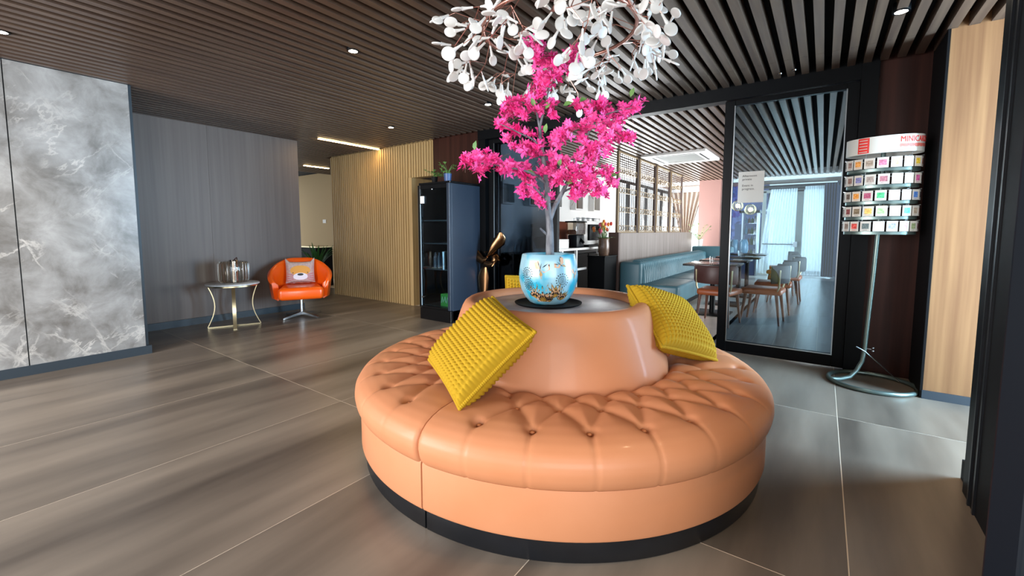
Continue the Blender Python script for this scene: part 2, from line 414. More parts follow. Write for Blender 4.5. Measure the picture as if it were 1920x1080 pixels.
# ---- glazed partition: header, posts, two door leaves
struct('trim_2', box(BM(), -4.06, .32, PY - .06, PY + .07, 2.535, CEIL + .12), 'black_metal')
struct('trim_3', box(BM(), -4.06, -3.93, PY - .05, PY + .06, 0, 2.535), 'black_metal')
struct('trim_4', box(BM(), .20, .315, PY - .07, PY + .06, 0, CEIL + .05), 'black_metal')
def leaf(name, x0, x1, y, tint, stile):
    d = thing(name, None, None, ((x0 + x1) / 2, y, 0), kind='structure')
    z0, z1 = .012, 2.53
    for a in (x0, x1 - stile): obj('stile', box(BM(), a, a + stile, y - .03, y + .03, z0, z1, .004), 'black_metal', d, 0)
    obj('rail', box(BM(), x0 + stile, x1 - stile, y - .03, y + .03, z0, .125, .004), 'black_metal', d, 0)
    obj('rail', box(BM(), x0 + stile, x1 - stile, y - .03, y + .03, z1 - .05, z1, .004), 'black_metal', d, 0)
    obj('glass_pane', box(BM(), x0 + stile - .005, x1 - stile + .005, y - .004, y + .004, .12, z1 - .045), tint, d, 0)
    bm = BM()
    for a in (x0 + stile, x1 - stile): box(bm, a - .004, a + .004, y - .036, y - .028, .12, z1 - .05)
    box(bm, x0 + stile, x1 - stile, y - .036, y - .028, .121, .129)
    obj('glazing_bead', bm, 'steel', d, 0)
    return d
door_r = leaf('door_1', -.855, .20, PY, 'tint_blue', .09)
door_l = leaf('door_2', -3.93, -2.80, PY + .055, 'tint_dark', .10)
door_l2 = leaf('door_3', -3.86, -2.84, PY + .13, 'tint_dark', .05)
# bronze sculptural pull on the left leaf
def band(bm, pts, w, t=.022):
    """flat twisted ribbon swept along points; each point = (pos, width, direction of the width)"""
    rings = []
    for p, ww, wd in pts:
        p = Vector(p); wd = Vector(wd).normalized(); rings.append((p, wd * ww * w))
    V = []
    for i, (p, wv) in enumerate(rings):
        a = rings[max(i - 1, 0)][0]; b = rings[min(i + 1, len(rings) - 1)][0]; d = (b - a).normalized(); nn = d.cross(wv).normalized() * t
        V.append([bm.verts.new(p + wv * cos(q) + nn * sin(q)) for q in [2 * pi * k / 10 for k in range(10)]])
    for A, B in zip(V[:-1], V[1:]):
        for k in range(10): bm.faces.new((A[k], A[(k + 1) % 10], B[(k + 1) % 10], B[k]))
    bm.faces.new(V[0][::-1]); bm.faces.new(V[-1])
hy = PY - .11
def hp(x, y, dy=0): return atY(x, y, hy + dy)
bm = BM()
band(bm, [(hp(939, 436), .3, (1, 0, 0)), (hp(937, 446), 1.1, (1, .3, 0)), (hp(934, 458), 1.2, (1, .6, 0)), (hp(926, 468, -.01), .8, (.6, 1, 0)), (hp(920, 476, -.02), .7, (.7, .5, .4)), (hp(913, 485, -.02), .6, (.7, 0, .7)), (hp(905, 489, -.03), .7, (.3, 0, 1)), (hp(896, 480, 0), 1.0, (.2, .2, 1)), (hp(889, 472, .02), .9, (.4, .2, 1))], .078)
band(bm, [(hp(913, 484, 0), .5, (1, 0, .4)), (hp(921, 476, .03), .6, (.5, .5, 1)), (hp(928, 479, .03), .8, (1, 0, .2)), (hp(930, 488, .0), .9, (1, .2, 0)), (hp(926, 494, -.02), .8, (.6, .4, .8)), (hp(916, 496, -.03), .7, (.2, 0, 1)), (hp(909, 494, -.02), .7, (.5, 0, 1)), (hp(907, 503, 0), .8, (1, 0, .2)), (hp(906, 520, 0), 1.25, (1, .2, 0)), (hp(906, 540, 0), 1.2, (1, 0, 0)), (hp(906, 556, 0), .7, (1, 0, 0)), (hp(906, 566, 0), .3, (1, 0, 0))], .072)
for zz in (.95, .42): cyl(bm, (-3.9, PY + .03, zz), (-3.9, hy, zz), .008, seg=8)
obj('handle', bm, 'bronze', door_l, 50, label='bronze twisted-ribbon door pull')
# paper notice taped on the right leaf
def text_mesh(s, size, mat, parent, mt, ext=.0006, align='LEFT'):
    cu = bpy.data.curves.new('txt', 'FONT'); cu.body = s; cu.size = size; cu.extrude = ext; cu.align_x = align; cu.resolution_u = 2
    t = bpy.data.objects.new('txt', cu); COL.objects.link(t); bpy.context.view_layer.update()
    me = bpy.data.meshes.new_from_object(t.evaluated_get(bpy.context.evaluated_depsgraph_get()))
    bm = BM(); bm.from_mesh(me); bpy.data.objects.remove(t); bpy.data.curves.remove(cu); bpy.data.meshes.remove(me)
    bmesh.ops.transform(bm, matrix=mt, verts=bm.verts[:]); return bm
ny = PY - .012
a, b = atY(1385, 323, ny), atY(1431, 379, ny)
no = thing('paper_notice', 'white paper notice with four short lines of print taped on the glass door', 'notice', ((a.x + b.x) / 2, ny, b.z))
obj('sheet', box(BM(), a.x, b.x, ny, ny + .003, b.z, a.z), 'paper', no, 0)
RX = Matrix.Rotation(pi / 2, 4, 'X')
for s, zz in (('Afternoon', .052), ('private', .084), ('Event in', .145), ('progress.', .178)):
    obj('print_line', text_mesh(s, .030, 'ink', None, Matrix.Translation((a.x + .035, ny - .001, a.z - zz)) @ RX, .0004), 'ink', no, 0)
# ---- right side: dark panel behind the rack, oak pier, jamb, black frame
struct('wall_rack', box(BM(), .315, .68, PY - .01, PY + .14, 0, CEIL + .1), 'espresso_wood')
struct('column_oak', box(BM(), .655, 1.9, 4.36, PY + .15, .06, CEIL + .1), 'oak')
struct('trim_5', box(BM(), .645, .66, 4.352, PY - .01, 0, CEIL + .05), 'black_soft')
struct('baseboard_right', box(BM(), .655, 1.9, 4.345, 4.9, 0, .062), 'base_blue')
struct('wall_right', box(BM(), .64, .95, 2.86, 3.02, 0, CEIL + .1), 'jamb_brown')
struct('baseboard_jamb', box(BM(), .625, .95, 2.70, 3.03, 0, .10), 'black_soft')
struct('trim_6', box(BM(), .60, .72, 2.74, 2.87, 0, CEIL + .1, .006), 'black_metal')
struct('trim_7', box(BM(), .60, .80, 1.4, 2.74, 0, CEIL + .1), 'black_soft')
bm = BM(); box(bm, .592, .604, 2.655, 2.672, 0, CEIL); box(bm, .592, .604, 2.735, 2.75, 0, CEIL); struct('trim_8', bm, 'rubber_black')
# entrance door standing open beside the camera
p0 = atz(1868, 765, .95); dv = Vector((.62, .55, 0)).normalized(); nv = Vector((dv.y, -dv.x, 0))
dr = thing('door_4', None, None, (p0.x, p0.y, 0), kind='structure')
bm = BM(); box(bm, 0, 1.0, 0, .05, .01, 2.4, .004); mt = Matrix(((dv.x, nv.x, 0, p0.x), (dv.y, nv.y, 0, p0.y), (0, 0, 1, 0), (0, 0, 0, 1)))
bmesh.ops.transform(bm, matrix=mt, verts=bm.verts[:]); obj('door_leaf', bm, 'navy_door', dr, 0)
def onleaf(x, y):
    d = ray(x, y); o = Vector((0, 0, EYE)); q = Vector((p0.x, p0.y, 0)); t = (q - o).dot(nv) / d.dot(nv); return o + d * t
nn = -nv if (Vector((0, 0, 0)) - p0).dot(nv) < 0 else nv
c = onleaf(1908, 766); bm = BM(); cyl(bm, c, c + nn * .012, .020, .017, 20); obj('lock_rosette', bm, 'black_metal', dr, 40)
bm = BM(); cyl(bm, c + nn * .011, c + nn * .017, .009, .009, 16); obj('lock_cylinder', bm, 'chrome', dr, 40, label='chrome lock cylinder')
c = onleaf(1912, 890); bm = BM(); tube(bm, [c, c + nn * .035, c + nn * .04 + Vector((0, 0, -.01)), c + nn * .04 + Vector((0, 0, -.05)), c + Vector((0, 0, -.06))], [.012, .012, .013, .012, .012], 10)
obj('handle', bm, 'black_metal', dr, 40)
# ---- walls closing the dining room
wc = struct('wall_coffee', box(BM(), -4.15, -3.98, PY + .08, 9.2, 0, DCEIL + .1), 'white_paint')
we = struct('wall_dining', box(BM(), -2.95, -1.35, 14.75, 14.95, 0, DCEIL + .1), 'mosaic_blue')
obj('lower_panel', box(BM(), -2.2, -1.35, 14.72, 14.76, 0, 1.45), 'navy_cloth', we, 0)
struct('wall_dining_right', box(BM(), .25, 3.4, 14.75, 14.95, 0, DCEIL + .1), 'navy_cloth')
struct('column_pink', box(BM(), *sorted((atY(1312, 400, 12.7).x, atY(1352, 400, 12.7).x)), 12.55, 12.95, 0, DCEIL), 'pink_paint')
# windows of the dining room (frames + panes)
def window(name, x0, x1, y0, y1, mull, z0=.08, z1=2.45):
    w = thing(name, None, None, ((x0 + x1) / 2, (y0 + y1) / 2, 0), kind='structure')
    along_y = abs(y1 - y0) > abs(x1 - x0); bm = BM()
    for k in range(mull + 1):
        t = k / mull; x, y = x0 + (x1 - x0) * t, y0 + (y1 - y0) * t
        obj('mullion', box(BM(), x - .035, x + .035, y - .035, y + .035, z0, z1), 'black_metal', w, 0)
    for zz in (z0, z1): obj('frame_rail', box(BM(), min(x0, x1) - .03, max(x0, x1) + .03, min(y0, y1) - .03, max(y0, y1) + .03, zz - .04, zz + .04), 'black_metal', w, 0)
    for k in range(mull):
        t0, t1 = k / mull, (k + 1) / mull
        xa, xb, ya, yb = x0 + (x1 - x0) * t0, x0 + (x1 - x0) * t1, y0 + (y1 - y0) * t0, y0 + (y1 - y0) * t1
        if along_y: obj('pane', box(BM(), x0 - .004, x0 + .004, ya + .035, yb - .035, z0, z1), 'clear', w, 0)
        else: obj('pane', box(BM(), xa + .035, xb - .035, y0 - .004, y0 + .004, z0, z1), 'clear', w, 0)
    return w
window('window_1', -4.05, -4.05, 9.25, 14.8, 4)
window('window_2', -4.05, -2.95, 14.85, 14.85, 1)
window('window_3', -1.35, .25, 14.85, 14.85, 2)
window('window_4', 3.3, 3.3, 5.2, 14.6, 6)
window('window_5', 2.35, 2.35, 3.03, 4.34, 1)

# ================================================================ ROUND SETTEE
SX, SY = -1.335, 2.32
settee = thing('round_settee', 'large round peach leather settee with tufted seat and central cone back in the lobby', 'settee', (SX, SY, 0))
SEAM = [-88.0, 32.0, 152.0]
GAP = .006
def seat_profile(s):
    """s in 0..1 from the cone outwards: returns (r, z) and the normal"""
    pts = [(.665, .455), (.72, .474), (.80, .480), (.90, .481), (.98, .479), (1.04, .473), (1.09, .461), (1.125, .446), (1.152, .425), (1.168, .400), (1.172, .372), (1.168, .345), (1.158, .322), (1.145, .308)]
    return pts
def resample(pts, n):
    L = [0]
    for a, b in zip(pts[:-1], pts[1:]): L.append(L[-1] + hypot(b[0] - a[0], b[1] - a[1]))
    out = []; j = 0
    for i in range(n):
        t = L[-1] * i / (n - 1)
        while j < len(pts) - 2 and L[j + 1] < t: j += 1
        u = (t - L[j]) / (L[j + 1] - L[j]); a, b = pts[j], pts[j + 1]
        out.append((a[0] + (b[0] - a[0]) * u, a[1] + (b[1] - a[1]) * u, t))
    return out
PROF = resample(seat_profile(0), 64)
def seg_d(p, a, b):
    ax, ay = a; bx, by = b; dx, dy = bx - ax, by - ay; q = dx * dx + dy * dy
    t = max(0, min(1, ((p[0] - ax) * dx + (p[1] - ay) * dy) / q)) if q else 0
    return hypot(p[0] - ax - dx * t, p[1] - ay - dy * t), t
R1, R2, R3 = 1.045, .862, .752
def srad(r):                                   # plan radius -> length along the profile
    for a, b in zip(PROF[:-1], PROF[1:]):
        if b[0] >= r: return a[2] + (b[2] - a[2]) * (r - a[0]) / max(1e-6, b[0] - a[0])
    return PROF[-1][2]
S1, S2, S3 = srad(R1), srad(R2), srad(R3); SE = PROF[-1][2]
def seat_module(a0):
    row1 = [a0 + 11 + 12.2 * k for k in range(9)]; row2 = [a0 + 17.0 + 12.2 * k for k in range(8)]; row3 = [a0 + 11 + 12.2 * k for k in range(9)]
    NA = 240; bm = BM(); grid = []
    nrm = []
    for j in range(len(PROF)):
        p, q = PROF[max(j - 1, 0)], PROF[min(j + 1, len(PROF) - 1)]; dx, dz = q[0] - p[0], q[1] - p[1]; l = hypot(dx, dz); nrm.append((-dz / l, dx / l))
    nrm = [(-n[0], -n[1]) if (n[1] < 0 and PROF[j][0] < 1.1) else n for j, n in enumerate(nrm)]
    e0, e1 = radians(a0) + GAP / 2 / 1.1, radians(a0 + 120) - GAP / 2 / 1.1
    core = (.95, .40)
    for i in range(NA + 1):
        th = e0 + (e1 - e0) * i / NA; td = math.degrees(th); col = []
        near = [(b, S1, 0) for b in row1 if abs(b - td) < 14] + [(b, S2, 1) for b in row2 if abs(b - td) < 14] + [(b, S3, 2) for b in row3 if abs(b - td) < 14]
        dend = min(i, NA - i) * (e1 - e0) / NA
        for j, (r, z, s) in enumerate(PROF):
            def loc(b, sb): return (radians(b - td) * (PROF[min(len(PROF) - 1, int(sb / SE * 63))][0]), sb - s)
            L = [(loc(b, sb), k, b) for b, sb, k in near]
            dc, db = 9, 9; de = 9
            for (p, k, b) in L:
                db = min(db, hypot(*p))
                if k == 0:
                    end = (radians(b - td) * 1.17, SE - s); d, t = seg_d((0, 0), p, end); de = min(de, d)
                    for (p2, k2, b2) in L:
                        if k2 == 1 and abs(b2 - b) < 8: dc = min(dc, seg_d((0, 0), p, p2)[0])
                elif k == 1:
                    for (p2, k2, b2) in L:
                        if k2 == 2 and abs(b2 - b) < 8: dc = min(dc, seg_d((0, 0), p, p2)[0])
                else:
                    end = (radians(b - td) * .665, -.02 - s); dc = min(dc, seg_d((0, 0), p, end)[0])
            edgef = max(0, min(1, (s - S1) / (SE * .30)))            # pleats run out into a fine seam on the rolled edge
            h = .021 * (1 - math.exp(-(min(dc, 1) / .034) ** 1.25)) * (1 - .6 * edgef) + .006 * edgef
            h -= (.012 * (1 - edgef) ** 4 + .0034) * math.exp(-(de / (.0042 + .014 * (1 - edgef) ** 2)) ** 2)
            h -= .016 * math.exp(-(db / .022) ** 2)
            h *= min(1, max(0, (s) / .05)) if s < .05 else 1
            x = dend * r; w = 1.0
            if x < .03: w = .955 + .045 * sqrt(max(0, 1 - (1 - x / .03) ** 2))
            rr, zz = r + nrm[j][0] * h, z + nrm[j][1] * h
            rr, zz = core[0] + (rr - core[0]) * w, core[1] + (zz - core[1]) * w
            col.append(bm.verts.new((SX + rr * cos(th), SY + rr * sin(th), zz)))
        # close underneath
        col.append(bm.verts.new((SX + .66 * cos(th), SY + .66 * sin(th), .308)))
        grid.append(col)
    n = len(grid[0])
    for A, B in zip(grid[:-1], grid[1:]):
        for j in range(n): bm.faces.new((A[j], B[j], B[(j + 1) % n], A[(j + 1) % n]))
    bm.faces.new(grid[0]); bm.faces.new(grid[-1][::-1])
    o = obj('seat', bm, 'leather_peach', settee, 60)
    zt = lambda s: PROF[int(s / SE * 63)][1]
    for row, R, S in ((row1, R1, S1), (row2, R2, S2), (row3, R3, S3)):
        for b in row:
            bmb = BM(); ball(bmb, (SX + R * cos(radians(b)), SY + R * sin(radians(b)), zt(S) - .010), .0105, 8, (1, 1, .55)); obj('button', bmb, 'button_peach', o, 60)
for a in SEAM: seat_module(a)
for a in SEAM:
    g = GAP / 1.15
    bm = BM(); lathe(bm, [(1.10, .10), (1.140, .10), (1.152, .098), (1.157, .110), (1.157, .295), (1.152, .312), (1.10, .312)], (SX, SY, 0), 60, radians(a) + g * .7, radians(a + 120) - g * .7)
    f = bm.faces
    obj('skirt', bm, 'leather_peach', settee, 50)
    bm = BM(); lathe(bm, [(1.08, 0), (1.132, 0), (1.136, .006), (1.136, .10), (1.08, .10)], (SX, SY, 0), 60, radians(a) + g * .8, radians(a + 120) - g * .8); obj('plinth', bm, 'rubber_black', settee, 50)
for a in (-102.0, 25.0, 148.0):
    b = {-102.0: 25.0, 25.0: 148.0, 148.0: 258.0}[a]
    cp = [(.60, .40), (.675, .40), (.676, .455), (.664, .52), (.640, .60), (.612, .69), (.588, .762), (.574, .798), (.560, .822), (.540, .836), (.515, .838), (.490, .830), (.472, .812), (.466, .786), (.45, .77)]
    bm = BM(); lathe(bm, cp, (SX, SY, 0), 72, radians(a) + .006, radians(b) - .006); obj('backrest', bm, 'leather_peach', settee, 50)
bm = BM(); lathe(bm, [(0, .80), (.455, .80), (.464, .796), (.466, .77), (0, .77)], (SX, SY, 0), 64); obj('stone_top', bm, 'stone_top', settee, 40, label='grey stone table top let into the cone')

# ================================================================ YELLOW KNITTED CUSHIONS
def knit_cushion(name, label, c, xv, yv, nv, L=.45, T=.10, grp='yellow knitted cushions on the round settee', N=20):
    c, xv, yv, nv = Vector(c), Vector(xv).normalized(), Vector(yv).normalized(), Vector(nv).normalized()
    bm = BM(); K = 6; G = N * K; sides = []
    def P(u, v, s):
        # outline pinched between the corners, full middle
        pu = 1 - .035 * (1 - v * v); pv = 1 - .035 * (1 - u * u)
        x, y = u * L / 2 * pu, v * L / 2 * pv
        t = T * ((1 - u ** 4) * (1 - v ** 4)) ** .5
        fu, fv = (u + 1) / 2 * N, (v + 1) / 2 * N
        off = .5 if int(fv - 1e-6) % 2 else 0
        b = max(0, abs(sin(pi * (fu))) * abs(sin(pi * fv))) ** .95
        hgt = .0105 * b * (0.35 + .65 * min(1, t / (T * .3)))
        return c + xv * x + yv * y + nv * (s * (t + hgt) + .0)
    for s in (1, -1):
        g = []
        for i in range(G + 1):
            row = []
            for j in range(G + 1):
                u, v = -1 + 2 * i / G, -1 + 2 * j / G
                row.append(bm.verts.new(P(u, v, s)))
            g.append(row)
        for i in range(G):
            for j in range(G):
                q = (g[i][j], g[i + 1][j], g[i + 1][j + 1], g[i][j + 1]); bm.faces.new(q if s > 0 else q[::-1])
        sides.append(g)
    bmesh.ops.remove_doubles(bm, verts=bm.verts[:], dist=.0004)
    t = thing(name, label, 'cushion', c, grp)
    obj('cover', bm, 'yellow_knit', t, 70)
    # corded edge
    e = [(-1 + 2 * k / 24, -1) for k in range(24)] + [(1, -1 + 2 * k / 24) for k in range(24)] + [(1 - 2 * k / 24, 1) for k in range(24)] + [(-1, 1 - 2 * k / 24) for k in range(24)]
    bm = BM()
    pts = []
    for u, v in e:
        pu = 1 - .035 * (1 - v * v); pv = 1 - .035 * (1 - u * u); pts.append(c + xv * u * L / 2 * pu * 1.005 + yv * v * L / 2 * pv * 1.005)
    for k, p in enumerate(pts): ball(bm, p, .0105, 6, (1, 1, 1)); ball(bm, (p + pts[(k + 1) % len(pts)]) / 2, .0105, 6)
    obj('edging', bm, 'yellow_knit', t, 80)
    return t
def square_basis(A, B, C, D):
    A, B, C, D = map(Vector, (A, B, C, D)); c = (A + B + C + D) / 4; x = (B + C - A - D).normalized(); y = (A + B - C - D); y = (y - x * y.dot(x)).normalized(); return c, x, y, x.cross(y)
c, x, y, n = square_basis((-1.40, 1.765, .872), (-1.01, 1.565, .782), (-1.213, 1.315, .49), (-1.60, 1.515, .58))
knit_cushion('knitted_cushion', 'yellow bobble-knit cushion leaning on the front left of the settee cone', c + Vector((0, 0, .02)), x, y, n, .45)
c, x, y, n = square_basis((-.945, 2.525, .893), (-.75, 2.915, .76), (-.472, 2.675, .487), (-.668, 2.285, .622))
knit_cushion('knitted_cushion', 'yellow bobble-knit cushion propped on the right side of the settee cone', c + Vector((0, 0, .02)), x, y, n, .46)
ph = radians(128); ro = Vector((cos(ph), sin(ph), 0)); tg = Vector((-sin(ph), cos(ph), 0)); up = (Vector((0, 0, 1)) * .87 - ro * .49).normalized()
knit_cushion('knitted_cushion', 'yellow bobble-knit cushion behind the cone, only its top edge showing left of the blue pot', Vector((SX, SY, .705)) + ro * .735 + tg * .06, tg, up, tg.cross(up), .46, .07)

# ================================================================ POT, SAUCER AND BLOSSOM TREE
PX_, PY_ = -1.36, 2.275
sa = obj('pot_saucer', lathe(BM(), [(0, .8015), (.19, .8015), (.205, .810), (.207, .815), (.200, .8155), (.185, .808), (0, .808)], (PX_, PY_, 0), 48), 'black_soft', None, 40)
tag(sa, 'round black saucer under the painted blue pot', 'saucer')
POTP = [(0, .809), (.095, .809), (.112, .818), (.140, .850), (.163, .895), (.175, .945), (.178, .985), (.174, 1.03), (.166, 1.075), (.160, 1.106), (.155, 1.112), (.149, 1.106), (.150, 1.06), (.145, 1.03), (0, 1.03)]
facet = lambda a: 1 + .012 * cos(10 * a)
pot = thing('flower_pot', 'turquoise ceramic pot painted with butterflies and seed heads, centred on the settee table', 'pot', (PX_, PY_, .809))
obj('pot_body', lathe(BM(), POTP, (PX_, PY_, 0), 80, rmul=facet), 'pot_paint', pot, 35)
obj('soil', lathe(BM(), [(0, 1.045), (.146, 1.045), (.146, 1.03), (0, 1.03)], (PX_, PY_, 0), 32), 'rubber_black', pot, 0)
ACAM = atan2(0 - PY_, 0 - PX_)
def potp(a, z, out=.0012):
    for (r0, z0), (r1, z1) in zip(POTP[1:9], POTP[2:10]):
        if z0 <= z <= z1: r = r0 + (r1 - r0) * (z - z0) / (z1 - z0); break
    else: r = .16
    r = (r + out) * facet(a); return Vector((PX_ + r * cos(a), PY_ + r * sin(a), z))
def motif(name, mat, polys, ca, cz, lift=0.):
    """flat paint laid on the pot: polygons in (metres across, metres up) about (angle ca, height cz)"""
    bm = BM()
    for k, pl in enumerate(polys):
        try: poly(bm, [potp(ca - u / .172, cz + v, .0012 + lift + .0001 * (k % 5)) for u, v in pl])
        except Exception: pass
    return obj(name, bm, mat, pot, 0)
def petal(cx, cy, ang, l, w): 
    ca_, sa_ = cos(ang), sin(ang)
    return [(cx + ca_ * t - sa_ * s, cy + sa_ * t + ca_ * s) for t, s in ((0, 0), (l * .45, w / 2), (l, 0), (l * .45, -w / 2))]
def seedhead(ca, cz, r):
    P = []
    for k in range(16):
        a = 2 * pi * k / 16; P.append(petal(0, 0, a, r * .8, .0018)); P.append([(r * .9 * cos(a) + .004 * cos(b), r * .9 * sin(a) + .004 * sin(b)) for b in [2 * pi * q / 6 for q in range(6)]])
        P.append([(r * .6 * cos(a + .2) + .003 * cos(b), r * .6 * sin(a + .2) + .003 * sin(b)) for b in [2 * pi * q / 6 for q in range(6)]])
    P.append([(-.001, -.07), (.001, -.07), (.001, 0), (-.001, 0)])
    motif('seed_head', 'ink', P, ca, cz)
seedhead(ACAM - .78, 1.0, .040); seedhead(ACAM + .48, .965, .042); seedhead(ACAM - .72, .935, .034)
def butterfly(ca, cz, s, rot):
    def R(pl): return [(u * cos(rot) - v * sin(rot), u * sin(rot) + v * cos(rot)) for u, v in pl]
    motif('butterfly', 'rose_paint', [R([(0, 0), (-.9 * s, .8 * s), (-1.1 * s, .2 * s), (-.5 * s, -.3 * s)]), R([(0, 0), (.4 * s, .9 * s), (.9 * s, .5 * s), (.5 * s, -.1 * s)])], ca, cz)
    motif('butterfly_mark', 'ink', [R(petal(0, -.4 * s, 1.57, s * 1.1, .15 * s)), R(petal(-.2 * s, .2 * s, 2.3, .8 * s, .12 * s)), R(petal(.1 * s, .2 * s, 1.0, .8 * s, .12 * s)), R([(-.9 * s, .8 * s), (-1.0 * s, .5 * s), (-.8 * s, .6 * s)])], ca, cz)
    motif('butterfly_wing', 'gold_paint', [R(petal(-.1 * s, -.1 * s, 4.4, 1.0 * s, .35 * s))], ca, cz)
butterfly(ACAM - .28, 1.03, .052, .2); butterfly(ACAM + .42, 1.055, .040, -.9); butterfly(ACAM + 1.0, 1.0, .03, .3)
def protea(ca, cz, s, n=9):
    for lay, (mt_, f) in enumerate((('ink', 1.08), ('gold_paint', 1.0), ('rose_paint', .72), ('ink', .42), ('gold_paint', .30))):
        motif('painted_bloom', mt_, [petal(0, 0, pi / 2 + (k - (n - 1) / 2) * .30, s * f * (1.0 if k % 2 else .82), s * .30 * f) for k in range(n)], ca, cz + lay * .001, lay * .0007)
    motif('painted_bloom', 'ink', [[(s * .5 * cos(b) * q + .004 * cos(t), s * .45 * sin(b) * q + .006 * sin(t)) for t in [2 * pi * i / 6 for i in range(6)]] for q in (.5, .9) for b in (.5, 1.0, 1.57, 2.1, 2.6)], ca, cz + .012, .004)
protea(ACAM - .20, .835, .115, 9); protea(ACAM + .26, .862, .088, 5); protea(ACAM + .56, .842, .07, 7); protea(ACAM - .52, .852, .08, 5); protea(ACAM + .06, .832, .05, 5)
motif('painted_leaf', 'ink', [petal(0, 0, 1.2, .05, .012), petal(.02, 0, .5, .03, .008), petal(-.02, 0, 2.4, .035, .009)], ACAM + .36, .86)

tree = thing('blossom_tree', 'artificial tree with magenta blossom standing in the painted blue pot', 'tree', (PX_, PY_, 1.045))
FD = Vector((FWD.x, FWD.y, 0)).normalized()
def tp(x, y, dep=0.0):
    """point of the tree: on the upright plane through the pot that faces the lobby, moved back by dep"""
    d = ray(x, y); o = Vector((0, 0, EYE)); q = Vector((PX_, PY_, 0)) + FD * dep; t = (q - o).dot(FD) / d.dot(FD); return o + d * t
def limb(name, pts, r0, r1, mat='bark', seg=8):
    P = [tp(*p) for p in pts]; n = len(P); Q = []
    for i in range(n - 1):
        for k in range(3):
            t = k / 3; p_1 = P[max(i - 1, 0)]; p2 = P[min(i + 2, n - 1)]
            Q.append(.5 * ((2 * P[i]) + (P[i + 1] - p_1) * t + (2 * p_1 - 5 * P[i] + 4 * P[i + 1] - p2) * t * t + (3 * P[i] - p_1 - 3 * P[i + 1] + p2) * t ** 3))
    Q.append(P[-1]); m = len(Q)
    return obj(name, tube(BM(), Q, [r0 + (r1 - r0) * i / (m - 1) for i in range(m)], seg), mat, tree, 60)
limb('trunk', [(1031, 500), (1031, 470), (1031, 440), (1030, 412), (1027, 385), (1026, 355), (1022, 320), (1017, 285), (1013, 255), (1012, 232)], .028, .009)
limb('branch', [(1031, 412), (1041, 385), (1056, 358), (1068, 330), (1078, 302), (1092, 275), (1106, 245), (1122, 220), (1140, 195)], .016, .004)
limb('branch', [(1012, 240), (1008, 220), (1003, 200), (998, 180)], .008, .003); limb('branch', [(1012, 240), (1017, 218), (1024, 190), (1032, 150), (1035, 120), (1037, 92)], .008, .003)
limb('branch', [(1024, 345, 0), (1008, 332, -.05), (990, 322, -.1), (960, 315, -.12), (920, 308, -.14), (880, 305, -.15)], .008, .003)
limb('branch', [(1022, 372, 0), (1010, 360, -.04), (1000, 350, -.06), (988, 345, -.08)], .006, .003)
limb('branch', [(1052, 362, 0), (1072, 352, .04), (1095, 340, .06), (1120, 331, .08), (1148, 331, .1)], .007, .002)
limb('branch', [(1092, 275), (1112, 270, .05), (1140, 262, .08), (1180, 256, .1)], .006, .002); limb('branch', [(1122, 220), (1150, 210, -.03), (1185, 202, -.05)], .005, .002)
limb('branch', [(1016, 280, 0), (1000, 262, -.05), (975, 250, -.08), (955, 240, -.1), (935, 232, -.1)], .006, .002); limb('branch', [(1019, 300), (1035, 280, .05), (1052, 255, .08)], .006, .002)
limb('branch', [(1026, 440), (1019, 434, -.02), (1013, 428, -.03)], .008, .005)
CL = [(872,305),(888,308),(909,308),(930,302),(950,308),(968,314),(880,296),(897,296),(918,298),(940,312),(900,318),(985,318),(957,267),(974,246),(995,249),(977,275),(1004,272),(988,285),(1010,288),(942,207),(952,195),(968,201),(980,216),(992,192),(1000,178),(1010,172),(1028,192),(1034,207),(1012,205),(956,214),(948,232),(1051,252),(1040,264),(1062,245),(1028,299),(1034,314),(1022,322),(1051,332),(1040,340),(1030,330),(1087,198),(1108,216),(1096,231),(1128,192),(1140,213),(1131,231),(1125,249),(1137,264),(1118,200),(1150,230),(1176,204),(1196,196),(1166,212),(1170,255),(1184,257),(1158,252),(1096,260),(1104,278),(1116,275),(1088,285),(1134,284),(1075,311),(1084,326),(1104,338),(1116,350),(1087,361),(1125,358),(1108,323),(1133,317),(1146,332),(1095,345),(989,338),(977,358),(1001,355),(1013,373),(1019,383),(992,350),(1007,80),(1017,113),(1037,123),(1043,140),(1057,110),(1077,100),(1013,143),(1000,73),(1023,160),(1030,105),(1048,128),(1068,120),(1008,100),(1030,140),(1070,330),(1060,318),(1070,240),(1110,300),(1060,300),(1075,345),(1100,312)]
fl_src = []
for vv in range(4):
    bm = BM()
    for b in range(3):
        e = Matrix.Rotation(random.uniform(0, 6.3), 3, 'Z') @ Matrix.Rotation(random.uniform(-.7, .7), 3, 'X'); o = Vector((random.uniform(-.014, .014), random.uniform(-.014, .014), random.uniform(-.014, .014)))
        for k in range(4):
            a = 2 * pi * k / 4 + random.uniform(-.3, .3); l = random.uniform(.026, .038); w = l * .56; cu = random.uniform(.25, .6)
            R = e @ Matrix.Rotation(a, 3, 'Z')
            q = [R @ Vector(p) + o for p in ((0, 0, 0), (l * .5, w / 2, l * cu * .5), (l * .55, 0, l * cu * .42), (l * .5, -w / 2, l * cu * .5), (l, 0, l * cu * .75))]
            v = [bm.verts.new(p) for p in q]; bm.faces.new((v[0], v[2], v[1])); bm.faces.new((v[0], v[3], v[2])); bm.faces.new((v[1], v[2], v[4])); bm.faces.new((v[2], v[3], v[4]))
    me = bpy.data.meshes.new('flower'); bm.to_mesh(me); bm.free(); me.materials.append(MATS['magenta']); me.shade_smooth(); fl_src.append(me)
spots = []
for (x, y) in CL:
    dep = {True: -.12}.get(x < 990 and 285 < y < 325, 0) * min(1, (990 - x) / 60 if x < 990 else 0)
    for k in range(7): spots.append((x + random.gauss(0, 6.2), y + random.gauss(0, 5.4), dep + random.gauss(0, .035)))
random.shuffle(spots); base = Vector(tree.location); restbm = BM()
